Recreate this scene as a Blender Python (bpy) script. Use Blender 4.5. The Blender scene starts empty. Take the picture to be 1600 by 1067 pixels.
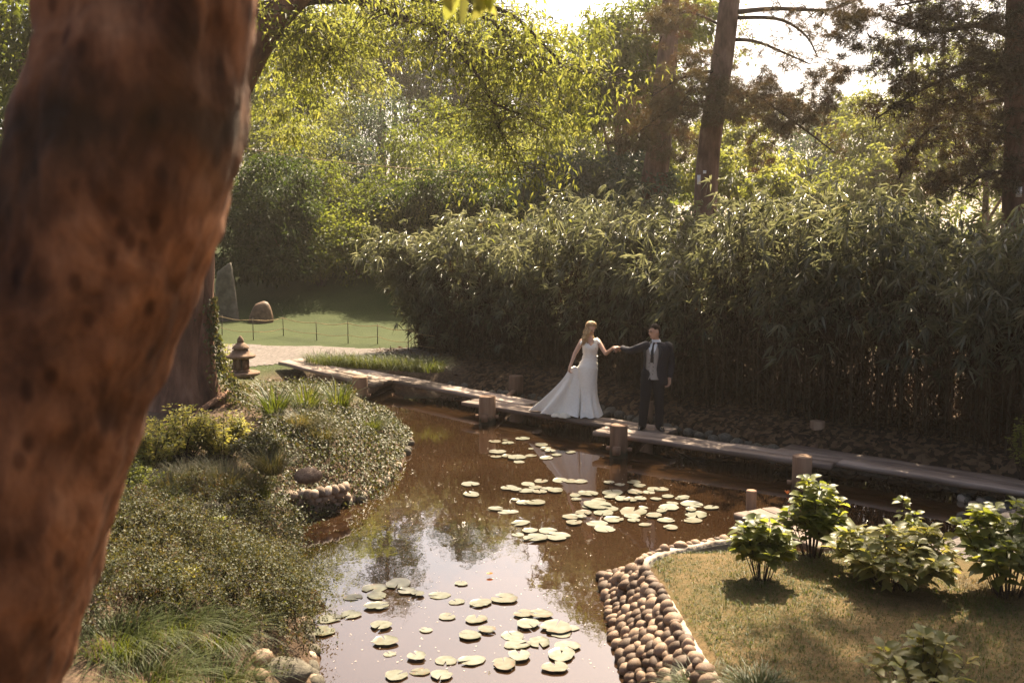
import bpy, bmesh, math, random
import numpy as np
from mathutils import Vector, Matrix

# ------------------------------------------------------------------ camera, sky, sun, exposure
SC = bpy.context.scene
C = SC.collection
F, CAM_H, PITCH = 1555.0, 3.8, math.radians(6.73)
cam_d = bpy.data.cameras.new('camera')
cam = bpy.data.objects.new('camera', cam_d); C.objects.link(cam)
cam.location = (0, 0, CAM_H); cam.rotation_euler = (math.radians(90) - PITCH, 0, 0)
cam_d.sensor_width = 36.0; cam_d.lens = 36.0 * F / 1600.0
cam_d.clip_start = 0.05; cam_d.clip_end = 2000
cam_d.dof.use_dof = True; cam_d.dof.focus_distance = 16.6; cam_d.dof.aperture_fstop = 3.0
SC.camera = cam

SUN_EL, SUN_AZ = math.radians(50), math.radians(20)
W = bpy.data.worlds.new('World'); SC.world = W; W.use_nodes = True
wn = W.node_tree; wn.nodes.clear()
sky = wn.nodes.new('ShaderNodeTexSky'); sky.sky_type = 'NISHITA'; sky.sun_disc = False
sky.sun_elevation = SUN_EL; sky.sun_rotation = SUN_AZ
sky.air_density = 0.7; sky.dust_density = 5.0; sky.ozone_density = 0.6
bg = wn.nodes.new('ShaderNodeBackground'); bg.inputs[1].default_value = 0.08
wo = wn.nodes.new('ShaderNodeOutputWorld')
tint = wn.nodes.new('ShaderNodeMix'); tint.data_type = 'RGBA'; tint.blend_type = 'MULTIPLY'; tint.inputs[0].default_value = 1.0
tint.inputs[7].default_value = (1.0, 0.94, 0.86, 1)      # warm evening air
wn.links.new(sky.outputs[0], tint.inputs[6]); wn.links.new(tint.outputs[2], bg.inputs[0]); wn.links.new(bg.outputs[0], wo.inputs[0])
sun_d = bpy.data.lights.new('sun', 'SUN'); sun_d.energy = 5.0; sun_d.angle = math.radians(0.6)
sun_d.color = (1.0, 0.84, 0.61)
sun = bpy.data.objects.new('sun', sun_d); C.objects.link(sun)
SUNV = Vector((math.sin(SUN_AZ) * math.cos(SUN_EL), math.cos(SUN_AZ) * math.cos(SUN_EL), math.sin(SUN_EL)))
sun.rotation_euler = (-SUNV).to_track_quat('-Z', 'Y').to_euler(); sun.location = SUNV * 60
vs = SC.view_settings
vs.view_transform = 'Standard'; vs.look = 'None'; vs.exposure = 2.0; vs.gamma = 1.0
cy = SC.cycles
cy.use_denoising = True
cy.max_bounces = 6; cy.diffuse_bounces = 3; cy.glossy_bounces = 3; cy.transmission_bounces = 3
cy.transparent_max_bounces = 4; cy.volume_bounces = 0
cy.sample_clamp_indirect = 6.0; cy.caustics_reflective = False; cy.caustics_refractive = False

# ------------------------------------------------------------------ helpers
RNG = np.random.default_rng(7)
random.seed(7)

def P(px, py, z):
    """the point at height z that stands at a given place of the photograph"""
    cx = (px - 800) / F; c = -(py - 533.5) / F
    d = np.array([cx, math.cos(PITCH) + c * math.sin(PITCH), -math.sin(PITCH) + c * math.cos(PITCH)])
    t = (z - CAM_H) / d[2]
    return np.array([d[0] * t, d[1] * t, z])

def Q(px, py, y):
    """the point at distance y"""
    cx = (px - 800) / F; c = -(py - 533.5) / F
    d = np.array([cx, math.cos(PITCH) + c * math.sin(PITCH), -math.sin(PITCH) + c * math.cos(PITCH)])
    t = y / d[1]
    return np.array([d[0] * t, y, CAM_H + d[2] * t])

def unit(v):
    v = np.asarray(v, float)
    return v / np.maximum(np.linalg.norm(v, axis=-1, keepdims=True), 1e-9)

def rnd_unit(n):
    return unit(RNG.normal(size=(n, 3)))

def mesh_np(name, V, Fs, tone=None, smooth=False):
    """V (n,3); Fs: list of int arrays (m,k)"""
    me = bpy.data.meshes.new(name)
    V = np.asarray(V, np.float32)
    Fs = [np.asarray(f, np.int32) for f in Fs if len(f)]
    me.vertices.add(len(V)); me.vertices.foreach_set('co', V.ravel())
    loops = np.concatenate([f.ravel() for f in Fs])
    tot = np.concatenate([np.full(len(f), f.shape[1], np.int32) for f in Fs])
    st = np.concatenate([[0], np.cumsum(tot)[:-1]]).astype(np.int32)
    me.loops.add(len(loops)); me.loops.foreach_set('vertex_index', loops)
    me.polygons.add(len(tot)); me.polygons.foreach_set('loop_start', st)
    me.update(calc_edges=True)
    if smooth:
        me.polygons.foreach_set('use_smooth', np.ones(len(tot), bool))
    if tone is not None:
        a = me.attributes.new('tone', 'FLOAT', 'POINT')
        a.data.foreach_set('value', np.asarray(tone, np.float32))
    return me

def link(name, me, mat=None, parent=None, loc=None, rotz=None, kind=None):
    o = bpy.data.objects.new(name, me); C.objects.link(o)
    if mat is not None and me is not None and len(me.materials) == 0:
        me.materials.append(mat)
    if parent is not None: o.parent = parent
    if loc is not None: o.location = Vector([float(a) for a in loc])
    if rotz is not None: o.rotation_euler = (0, 0, rotz)
    if kind: o['kind'] = kind
    return o

def tag(o, label, cat, group=None, kind=None):
    o['label'] = label; o['category'] = cat
    if group: o['group'] = group
    if kind: o['kind'] = kind
    return o

def thing(name, label, cat, loc=(0, 0, 0), rotz=0, group=None):
    o = bpy.data.objects.new(name, None); C.objects.link(o)
    o.location = Vector([float(a) for a in loc]); o.rotation_euler = (0, 0, rotz)
    o.empty_display_size = 0.2
    return tag(o, label, cat, group)

class MB:
    """collects geometry, world or local coordinates"""
    def __init__(s): s.V = []; s.F = {}; s.T = []; s.n = 0
    def add(s, V, faces, tone=0.5):
        V = np.asarray(V, float).reshape(-1, 3)
        for f in faces:
            f = np.asarray(f, int)
            if len(f): s.F.setdefault(f.shape[1], []).append(f + s.n)
        s.V.append(V); s.T.append(np.broadcast_to(np.asarray(tone, float), (len(V),)).copy()); s.n += len(V)
    def tube(s, pts, rad, sides=8, cap=True, tone=0.5, squash=None):
        pts = np.asarray(pts, float); m = len(pts)
        rad = np.broadcast_to(np.asarray(rad, float), (m,))
        tan = np.gradient(pts, axis=0); tan = unit(tan)
        ref = np.array([0, 0, 1.0]) if abs(tan[:, 2]).mean() < 0.8 else np.array([0.3, 1.0, 0])
        u = unit(np.cross(tan, ref)); v = np.cross(tan, u)
        a = np.arange(sides) / sides * 2 * math.pi
        R = (pts[:, None, :] + rad[:, None, None] * (np.cos(a)[None, :, None] * u[:, None, :] + np.sin(a)[None, :, None] * v[:, None, :]))
        V = R.reshape(-1, 3)
        i = np.arange(m - 1)[:, None] * sides; j = np.arange(sides)[None, :]; k = (j + 1) % sides
        q = np.stack([i + j, i + sides + j, i + sides + k, i + k], -1).reshape(-1, 4)
        fs = [q]
        if cap:
            V = np.concatenate([V, pts[:1], pts[-1:]]); b = m * sides
            fs.append(np.stack([np.full(sides, b), j[0], k[0]], -1))
            e = (m - 1) * sides
            fs.append(np.stack([np.full(sides, b + 1), e + k[0], e + j[0]], -1))
        s.add(V, fs, tone)
    def ring_loft(s, rings, closed=True, cap0=False, cap1=False, tone=0.5):
        """rings (m,n,3)"""
        R = np.asarray(rings, float); m, n, _ = R.shape
        V = R.reshape(-1, 3); i = np.arange(m - 1)[:, None] * n
        j = np.arange(n if closed else n - 1)[None, :]; k = (j + 1) % n
        q = np.stack([i + j, i + k, i + n + k, i + n + j], -1).reshape(-1, 4)
        fs = [q]
        jj = np.arange(n); kk = (jj + 1) % n
        if cap0:
            V = np.concatenate([V, R[0].mean(0)[None]]); fs.append(np.stack([np.full(n, len(V) - 1), kk, jj], -1))
        if cap1:
            V = np.concatenate([V, R[-1].mean(0)[None]]); e = (m - 1) * n
            fs.append(np.stack([np.full(n, len(V) - 1), e + jj, e + kk], -1))
        s.add(V, fs, tone)
    def box(s, c, d, rz=0, tone=0.5):
        c = np.asarray(c, float); d = np.asarray(d, float) / 2
        V = np.array([[x, y, z] for z in (-1, 1) for y in (-1, 1) for x in (-1, 1)], float) * d
        R = np.array([[math.cos(rz), -math.sin(rz), 0], [math.sin(rz), math.cos(rz), 0], [0, 0, 1]])
        s.add(V @ R.T + c, [[(0, 2, 3, 1), (4, 5, 7, 6), (0, 1, 5, 4), (2, 6, 7, 3), (0, 4, 6, 2), (1, 3, 7, 5)]], tone)
    def sphere(s, c, r, sub=2, tone=0.5):
        V, f = ICO[sub]
        s.add(V * np.asarray(r, float) + np.asarray(c, float), [f], tone)
    def leaves(s, pos, axis, nrm, L, Wd, fold=0.12, droop=0.25, mid=0.42, tone=0.5):
        """one rhombic folded leaf of two triangles for each position"""
        n = len(pos); L = np.broadcast_to(L, (n,))[:, None]; Wd = np.broadcast_to(Wd, (n,))[:, None]
        axis = unit(axis); side = unit(np.cross(axis, nrm)); up = np.cross(side, axis)
        b = pos; m = pos + axis * L * mid
        l = m + side * Wd * .5 + up * fold * Wd; r = m - side * Wd * .5 + up * fold * Wd
        t = pos + axis * L - np.array([0, 0, 1.0]) * droop * L
        V = np.stack([b, l, t, r], 1).reshape(-1, 3)
        k = np.arange(n)[:, None] * 4
        s.add(V, [np.concatenate([k + np.array([[0, 2, 1]]), k + np.array([[0, 3, 2]])])], np.repeat(np.broadcast_to(tone, (n,)), 4))
    def big_leaves(s, pos, axis, nrm, L, Wd, fold=0.15, droop=0.3, tone=0.5):
        """broad pointed leaf with a folded midrib, eight triangles"""
        n = len(pos); L = np.broadcast_to(L, (n,))[:, None]; Wd = np.broadcast_to(Wd, (n,))[:, None]
        axis = unit(axis); side = unit(np.cross(axis, nrm)); up = np.cross(side, axis); Z = np.array([0, 0, 1.0])
        def mid(t): return pos + axis * L * t - Z * droop * L * t * t
        m0, m1, m2, m3 = mid(0), mid(.33), mid(.68), mid(1.0)
        def sd(m, w, sg): return m + sg * side * Wd * w * .5 + up * fold * Wd * w
        V = np.stack([m0, m1, m2, m3, sd(m1, 1, 1), sd(m2, .78, 1), sd(m1, 1, -1), sd(m2, .78, -1)], 1).reshape(-1, 3)
        k = np.arange(n)[:, None] * 8
        tr = np.concatenate([k + np.array([x]) for x in ([0, 1, 4], [2, 3, 5], [0, 6, 1], [2, 7, 3])])
        qd = np.concatenate([k + np.array([x]) for x in ([1, 2, 5, 4], [1, 6, 7, 2])])
        s.add(V, [tr, qd], np.repeat(np.broadcast_to(tone, (n,)), 8))
    def blades(s, pos, dirs, L, Wd, bend=0.8, segs=3, tone=0.5):
        """arching grass blades"""
        n = len(pos); L = np.broadcast_to(L, (n,))[:, None]; Wd = np.broadcast_to(Wd, (n,))[:, None]; bend = np.broadcast_to(bend, (n,))[:, None]
        dirs = unit(dirs); h = dirs * np.array([1, 1, 0]); h = unit(h + 1e-6); side = unit(np.cross(h, np.array([0, 0, 1.0])))
        rows = []
        for i in range(segs + 1):
            t = i / segs
            c = pos + dirs * L * t + (h * .45 - np.array([0, 0, .8])) * bend * L * t ** 2.2
            w = Wd * (1 - t) ** .7 * .5
            rows += [c + side * w, c - side * w] if i < segs else [c]
        V = np.stack(rows, 1).reshape(-1, 3); m = 2 * segs + 1
        k = np.arange(n)[:, None] * m
        fs = []
        q = [k + np.array([[2 * i, 2 * i + 1, 2 * i + 3, 2 * i + 2]]) for i in range(segs - 1)]
        if q: fs.append(np.concatenate(q))
        fs.append(k + np.array([[2 * segs - 2, 2 * segs - 1, 2 * segs]]))
        s.add(V, fs, np.repeat(np.broadcast_to(tone, (n,)), m))
    def mesh(s, name, smooth=False):
        V = np.concatenate(s.V); Fs = [np.concatenate(v) for v in s.F.values()]
        return mesh_np(name, V, Fs, np.concatenate(s.T), smooth)
    def build(s, name, mat, parent=None, smooth=False, kind=None, loc=None, origin=None):
        if origin is not None:
            s.V = [v - np.asarray(origin) for v in s.V]
        return link(name, s.mesh(name, smooth), mat, parent, loc, None, kind)

def _ico(sub):
    bm = bmesh.new(); bmesh.ops.create_icosphere(bm, subdivisions=sub, radius=1.0)
    V = np.array([v.co[:] for v in bm.verts]); f = np.array([[v.index for v in p.verts] for p in bm.faces])
    bm.free(); return V, f
ICO = {1: _ico(1), 2: _ico(2), 3: _ico(3)}

def vnoise(p, seed=0):
    """cheap smooth noise from sines, p (n,3) -> about -1..1"""
    r = np.random.default_rng(seed); o = 0
    for k in range(5):
        w = r.normal(size=3) * (1 + .6 * k); ph = r.uniform(0, 6.28)
        o = o + np.sin(p @ w + ph) / (1 + .5 * k)
    return o / 2.5

def smooth_path(pts, n):
    """Catmull-Rom through pts (m,k)"""
    p = np.asarray(pts, float); p = np.concatenate([2 * p[:1] - p[1:2], p, 2 * p[-1:] - p[-2:-1]])
    t = np.linspace(0, len(p) - 3 - 1e-6, n); i = t.astype(int); f = (t - i)[:, None]
    a, b, c, d = p[i], p[i + 1], p[i + 2], p[i + 3]
    return .5 * (2 * b + (c - a) * f + (2 * a - 5 * b + 4 * c - d) * f ** 2 + (3 * b - a - 3 * c + d) * f ** 3)

def sstep(a, b, x):
    t = np.clip((np.asarray(x, float) - a) / (b - a), 0, 1); return t * t * (3 - 2 * t)

# ------------------------------------------------------------------ materials
def new_mat(name):
    m = bpy.data.materials.new(name); m.use_nodes = True
    nt = m.node_tree; nt.nodes.clear()
    out = nt.nodes.new('ShaderNodeOutputMaterial')
    return m, nt, out

def N(nt, t, **kw):
    n = nt.nodes.new(t)
    for k, v in kw.items():
        if k.startswith('i_'): n.inputs[k[2:].replace('_', ' ')].default_value = v
        else: setattr(n, k, v)
    return n

def ramp(nt, stops):
    r = nt.nodes.new('ShaderNodeValToRGB'); e = r.color_ramp.elements
    while len(e) < len(stops): e.new(0.5)
    for k, (p, c) in enumerate(stops):
        e[k].position = p; e[k].color = (*c, 1) if len(c) == 3 else c
    return r

def principled(nt, out, rough=0.7, spec=0.4):
    b = nt.nodes.new('ShaderNodeBsdfPrincipled'); b.inputs['Roughness'].default_value = rough
    b.inputs['Specular IOR Level'].default_value = spec
    nt.links.new(b.outputs[0], out.inputs[0]); return b

def leaf_mat(name, cols, trans=0.45, tcol=(1.5, 1.5, .7), rough=0.5, spec=0.35, scale=1.2):
    m, nt, out = new_mat(name)
    at = N(nt, 'ShaderNodeAttribute', attribute_name='tone')
    k = len(cols); r = ramp(nt, [(i / (k - 1), c) for i, c in enumerate(cols)])
    geo = N(nt, 'ShaderNodeNewGeometry'); no = N(nt, 'ShaderNodeTexNoise'); no.inputs['Scale'].default_value = scale
    nt.links.new(geo.outputs['Position'], no.inputs['Vector'])
    ad = N(nt, 'ShaderNodeMath', operation='MULTIPLY_ADD'); ad.inputs[1].default_value = .5; 
    nt.links.new(no.outputs[0], ad.inputs[0])
    sb = N(nt, 'ShaderNodeMath', operation='SUBTRACT'); sb.inputs[1].default_value = .25
    nt.links.new(at.outputs['Fac'], sb.inputs[0]); nt.links.new(sb.outputs[0], ad.inputs[2])
    nt.links.new(ad.outputs[0], r.inputs[0])
    b = nt.nodes.new('ShaderNodeBsdfPrincipled'); b.inputs['Roughness'].default_value = rough; b.inputs['Specular IOR Level'].default_value = spec
    nt.links.new(r.outputs[0], b.inputs['Base Color'])
    t = nt.nodes.new('ShaderNodeBsdfTranslucent')
    mu = N(nt, 'ShaderNodeMix', data_type='RGBA', blend_type='MULTIPLY'); mu.inputs[0].default_value = 1
    mu.inputs[7].default_value = (*tcol, 1); nt.links.new(r.outputs[0], mu.inputs[6]); nt.links.new(mu.outputs[2], t.inputs[0])
    mx = nt.nodes.new('ShaderNodeMixShader'); mx.inputs[0].default_value = trans
    nt.links.new(b.outputs[0], mx.inputs[1]); nt.links.new(t.outputs[0], mx.inputs[2]); nt.links.new(mx.outputs[0], out.inputs[0])
    return m

def noise_mat(name, stops, scale=6.0, detail=6, rough=0.85, spec=0.25, bump=0.4, bscale=None, stretch=(1, 1, 1), dist=0.02, tone_amt=0.0, coords='Object', distort=0.0):
    m, nt, out = new_mat(name); b = principled(nt, out, rough, spec)
    tc = N(nt, 'ShaderNodeTexCoord'); mp = N(nt, 'ShaderNodeMapping'); mp.inputs['Scale'].default_value = stretch
    nt.links.new(tc.outputs[coords], mp.inputs[0])
    oi = N(nt, 'ShaderNodeObjectInfo')
    no = N(nt, 'ShaderNodeTexNoise', noise_dimensions='4D'); no.inputs['Scale'].default_value = scale; no.inputs['Detail'].default_value = detail
    no.inputs['Distortion'].default_value = distort; no.inputs['Roughness'].default_value = .62
    mm = N(nt, 'ShaderNodeMath', operation='MULTIPLY'); mm.inputs[1].default_value = 37.0
    nt.links.new(oi.outputs['Random'], mm.inputs[0]); nt.links.new(mm.outputs[0], no.inputs['W'])
    nt.links.new(mp.outputs[0], no.inputs['Vector'])
    fac = no.outputs[0]
    if tone_amt:
        ma = N(nt, 'ShaderNodeMath', operation='MULTIPLY_ADD'); ma.inputs[1].default_value = tone_amt
        sb = N(nt, 'ShaderNodeMath', operation='SUBTRACT'); sb.inputs[1].default_value = .5
        nt.links.new(oi.outputs['Random'], sb.inputs[0]); nt.links.new(sb.outputs[0], ma.inputs[0]); nt.links.new(fac, ma.inputs[2]); fac = ma.outputs[0]
    r = ramp(nt, stops); nt.links.new(fac, r.inputs[0]); nt.links.new(r.outputs[0], b.inputs['Base Color'])
    if bump:
        n2 = N(nt, 'ShaderNodeTexNoise'); n2.inputs['Scale'].default_value = bscale or scale * 4; n2.inputs['Detail'].default_value = 6
        nt.links.new(mp.outputs[0], n2.inputs['Vector'])
        bu = N(nt, 'ShaderNodeBump'); bu.inputs['Strength'].default_value = bump; bu.inputs['Distance'].default_value = dist
        nt.links.new(n2.outputs[0], bu.inputs['Height']); nt.links.new(bu.outputs[0], b.inputs['Normal'])
    return m

def plain(name, col, rough=0.6, spec=0.4, bump=0.0, bscale=80):
    m, nt, out = new_mat(name); b = principled(nt, out, rough, spec)
    no = N(nt, 'ShaderNodeTexNoise'); no.inputs['Scale'].default_value = 9; no.inputs['Detail'].default_value = 5
    tc = N(nt, 'ShaderNodeTexCoord'); nt.links.new(tc.outputs['Object'], no.inputs['Vector'])
    r = ramp(nt, [(.3, tuple(c * .82 for c in col)), (.7, tuple(min(1, c * 1.12) for c in col))])
    nt.links.new(no.outputs[0], r.inputs[0]); nt.links.new(r.outputs[0], b.inputs['Base Color'])
    if bump:
        n2 = N(nt, 'ShaderNodeTexNoise'); n2.inputs['Scale'].default_value = bscale
        nt.links.new(tc.outputs['Object'], n2.inputs['Vector'])
        bu = N(nt, 'ShaderNodeBump'); bu.inputs['Strength'].default_value = bump; bu.inputs['Distance'].default_value = .004
        nt.links.new(n2.outputs[0], bu.inputs['Height']); nt.links.new(bu.outputs[0], b.inputs['Normal'])
    return m

M = {}
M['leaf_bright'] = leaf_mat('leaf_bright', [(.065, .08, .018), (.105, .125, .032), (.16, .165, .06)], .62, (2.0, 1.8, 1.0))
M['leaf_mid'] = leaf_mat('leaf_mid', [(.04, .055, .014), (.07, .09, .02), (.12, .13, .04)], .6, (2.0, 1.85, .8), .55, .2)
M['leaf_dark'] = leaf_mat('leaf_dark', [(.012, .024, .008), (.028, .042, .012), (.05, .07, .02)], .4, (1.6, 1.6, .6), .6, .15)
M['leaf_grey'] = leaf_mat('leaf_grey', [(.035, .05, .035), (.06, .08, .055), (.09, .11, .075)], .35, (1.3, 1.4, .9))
M['bamboo_leaf'] = leaf_mat('bamboo_leaf', [(.11, .085, .045), (.062, .07, .04), (.105, .115, .075), (.19, .195, .14)], .48, (1.5, 1.4, .9), .32, .75)
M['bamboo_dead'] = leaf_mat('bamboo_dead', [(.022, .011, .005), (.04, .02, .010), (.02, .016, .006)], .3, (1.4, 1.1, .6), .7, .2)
M['creeper'] = leaf_mat('creeper', [(.085, .042, .022), (.06, .048, .022), (.045, .055, .018), (.075, .08, .03), (.11, .10, .05)], .4, (1.5, 1.2, .6), .55, .3)  # brown leaf tones, darkened to stand in for shade on the bank
M['ivy'] = leaf_mat('ivy', [(.09, .06, .03), (.045, .055, .018), (.065, .075, .028), (.11, .10, .05)], .35, (1.4, 1.3, .5), .5, .3)
M['hydrangea'] = leaf_mat('hydrangea', [(.08, .10, .025), (.12, .145, .04), (.19, .20, .065)], .62, (2.0, 1.8, .65), .42, .45)
M['yellow_leaf'] = leaf_mat('yellow_leaf', [(.12, .14, .04), (.20, .20, .07), (.26, .24, .10)], .6, (1.7, 1.55, .75), .45, .4)
M['grass'] = leaf_mat('grass', [(.042, .058, .012), (.062, .08, .018), (.095, .10, .03)], .45, (1.5, 1.4, .5), .5, .3)
M['grass_dry'] = leaf_mat('grass_dry', [(.07, .07, .02), (.11, .08, .034), (.17, .12, .055)], .35, (1.3, 1.1, .6), .6, .25)
M['sedge'] = leaf_mat('sedge', [(.05, .06, .02), (.10, .095, .04), (.16, .13, .065)], .4, (1.4, 1.2, .6), .5, .3)
M['needle_dark'] = leaf_mat('needle_dark', [(.05, .022, .012), (.032, .026, .013), (.05, .042, .02)], .3, (1.4, 1.2, .6), .5, .35)
M['needle_brown'] = leaf_mat('needle_brown', [(.09, .045, .025), (.055, .05, .025), (.08, .075, .035)], .35, (1.5, 1.1, .6), .5, .3)
M['bark_pine'] = noise_mat('bark_pine', [(.3, (.05, .03, .022)), (.5, (.13, .075, .055)), (.72, (.22, .14, .105))], 5, 8, .9, .15, .9, 14, (1, 1, .35), .03)
M['bark_tree'] = noise_mat('bark_tree', [(.3, (.04, .022, .015)), (.52, (.15, .082, .052)), (.75, (.26, .155, .105))], 4, 8, .9, .15, 1.0, 12, (1, 1, .25), .05)
M['branch'] = noise_mat('branch', [(.3, (.02, .014, .01)), (.7, (.07, .05, .038))], 8, 5, .9, .15, .5)
M['cane'] = noise_mat('cane', [(.3, (.02, .014, .006)), (.5, (.042, .025, .011)), (.75, (.075, .042, .02))], 3, 4, .55, .35, 0, tone_amt=0)
M['wood'] = noise_mat('wood', [(.28, (.085, .058, .044)), (.5, (.22, .165, .13)), (.75, (.37, .30, .25))], 6, 9, .75, .3, .6, 30, (.12, 1, 1), .008, .25)
M['post_wood'] = noise_mat('post_wood', [(.25, (.09, .05, .03)), (.5, (.22, .13, .08)), (.78, (.34, .23, .15))], 7, 8, .8, .25, .7, 26, (1, 1, .1), .012, .2)
def wet_post():
    m = noise_mat('post_wet', [(.25, (.09, .05, .03)), (.5, (.22, .13, .08)), (.78, (.34, .23, .15))], 7, 8, .8, .25, .9, 26, (1, 1, .1), .015, .2)
    nt = m.node_tree; b = [n for n in nt.nodes if n.type == 'BSDF_PRINCIPLED'][0]; l = b.inputs['Base Color'].links[0]; src = l.from_socket
    tc = N(nt, 'ShaderNodeTexCoord'); sp = N(nt, 'ShaderNodeSeparateXYZ'); nt.links.new(tc.outputs['Object'], sp.inputs[0])
    no = N(nt, 'ShaderNodeTexNoise'); no.inputs['Scale'].default_value = 14; nt.links.new(tc.outputs['Object'], no.inputs['Vector'])
    ma = N(nt, 'ShaderNodeMath', operation='MULTIPLY_ADD'); ma.inputs[1].default_value = -.16; nt.links.new(no.outputs[0], ma.inputs[0]); nt.links.new(sp.outputs[2], ma.inputs[2])
    mr = N(nt, 'ShaderNodeMapRange'); mr.inputs[1].default_value = .0; mr.inputs[2].default_value = .1; mr.inputs[3].default_value = .85; mr.inputs[4].default_value = 0; nt.links.new(ma.outputs[0], mr.inputs[0])
    mx = N(nt, 'ShaderNodeMix', data_type='RGBA'); mx.inputs[7].default_value = (.025, .026, .012, 1); nt.links.new(mr.outputs[0], mx.inputs[0]); nt.links.new(src, mx.inputs[6]); nt.links.new(mx.outputs[2], b.inputs['Base Color'])
    return m
M['post_wet'] = wet_post()
M['stone_pale'] = noise_mat('stone_pale', [(.25, (.15, .105, .07)), (.5, (.27, .20, .145)), (.75, (.40, .315, .24))], 7, 7, .8, .3, .35, 30, (1, 1, 1), .01, .5)
M['stone_brown'] = noise_mat('stone_brown', [(.25, (.07, .04, .022)), (.5, (.15, .09, .052)), (.75, (.27, .18, .115))], 7, 7, .65, .35, .35, 30, (1, 1, 1), .008, .6)
M['stone_dark'] = noise_mat('stone_dark', [(.25, (.05, .045, .036)), (.5, (.12, .105, .08)), (.75, (.2, .18, .14))], 4, 8, .9, .2, .6, 22, (1, 1, 1), .02)
M['lantern'] = noise_mat('lantern', [(.25, (.07, .042, .026)), (.5, (.16, .10, .065)), (.75, (.27, .19, .13))], 9, 8, .9, .2, .6, 40, (1, 1, 1), .01)
M['concrete'] = noise_mat('concrete', [(.28, (.09, .07, .05)), (.42, (.26, .21, .165)), (.6, (.40, .34, .28)), (.8, (.50, .44, .37))], 5, 9, .9, .2, .8, 30, (1, 1, 1), .015)
M['gravel'] = noise_mat('gravel', [(.3, (.06, .05, .042)), (.5, (.12, .10, .088)), (.7, (.19, .165, .145))], 14, 9, .9, .2, .8, 60, (1, 1, 1), .01, coords='Generated' if 0 else 'Object')
M['rope'] = plain('rope', (.42, .30, .16), .9, .1)
M['white_plate'] = plain('white_plate', (.75, .75, .74), .5, .4)

# ------------------------------------------------------------------ terrain
POND = np.array([(-1.5, 5.0), (-1.6, 7.9), (-2.1, 9.54), (-2.49, 10.86), (-2.73, 11.78), (-2.55, 12.87), (-2.14, 13.48), (-1.77, 14.91),
    (-1.85, 17.17), (-2.5, 19.2), (-3.5, 20.5), (-4.7, 21.4), (-5.2, 22.4), (-4.4, 23.5), (-2.92, 23.1), (-1.65, 23.05), (-.58, 22.16), (.83, 21.1),
    (1.93, 19.66), (2.97, 18.16), (3.88, 16.92), (4.72, 15.97), (5.96, 15.11), (7.2, 14.2), (7.6, 13.3), (6.6, 12.7), (6.0, 12.2),
    *[tuple(P(a_, b_, z_)[:2] + np.array([0, o_])) for a_, b_, z_, o_ in ((1500, 805, .3, .1), (1440, 830, .38, .12), (1340, 838, .42, .12), (1222, 842, .44, .16), (1140, 838, .44, .18), (1080, 848, .44, .35), (1035, 857, .44, .52))],
    tuple(P(1008, 870, .44)[:2] + np.array([-.2, .62])), *[tuple(P(a_, b_, 0)[:2]) for a_, b_ in ((943, 900), (946, 940), (956, 990), (975, 1050), (1010, 1100))], (1.3, 5.0)])
POND = smooth_path(POND, 160)

def pond_dist(x, y):
    """signed distance, negative in the water"""
    p = np.stack([np.ravel(x), np.ravel(y)], -1); d = np.full(len(p), 1e9); ins = np.zeros(len(p), bool)
    A = POND; B = np.roll(POND, -1, 0)
    for a, b in zip(A, B):
        e = b - a; w = p - a; t = np.clip((w @ e) / (e @ e + 1e-12), 0, 1)
        d = np.minimum(d, ((w - t[:, None] * e) ** 2).sum(1))
        c = (a[1] > p[:, 1]) != (b[1] > p[:, 1])
        ins ^= c & (p[:, 0] < (b[0] - a[0]) * (p[:, 1] - a[1]) / (b[1] - a[1] + 1e-12) + a[0])
    return (np.sqrt(d) * np.where(ins, -1, 1)).reshape(np.shape(x))

def height(x, y, d=None):
    x = np.asarray(x, float); y = np.asarray(y, float)
    if d is None: d = pond_dist(x, y)
    dp = np.maximum(d, 0)
    right = sstep(-.2, .6, x) * sstep(13.2, 12.2, y)
    left = sstep(0, -1.0, x) * sstep(20.5, 18.5, y)
    far = 1 - np.maximum(right, left)
    zr = np.minimum(dp / .52, 1) * .40 + .012 * np.clip(dp - .5, 0, 8)
    zl = .95 * (1 - np.exp(-dp / .8)) + .05 * np.sin(x * 1.7 + y) * np.minimum(dp, 1)
    zf = .5 * (1 - np.exp(-dp / .45))
    z = zr * right + zl * left * (1 - right) + zf * far * (1 - left)
    hx = sstep(8, 1, x - (y - 30) * .15)
    hill = .03 * np.clip(y - 26, 0, 7) + .36 * np.clip(y - 33, 0, 13) * (1 - .0 * y) + .06 * np.clip(y - 46, 0, 400) * sstep(200, 40, y)
    z = z + hill * (hx * .93 + .07)
    z = z + (2.2 - .9) * sstep(6.2, 0.5, y) ** 1.0 * sstep(-6.0, 0.2, d - 1.0) * (d > 0)
    z = z + np.where(d > .6, .03 * np.sin(1.9 * x + .7 * y) * np.cos(1.3 * y - .8 * x), 0)
    return np.where(d < 0, np.maximum(-.6, d * 1.1), z)

def H(x, y): return float(height(np.array([x]), np.array([y]))[0])

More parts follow.
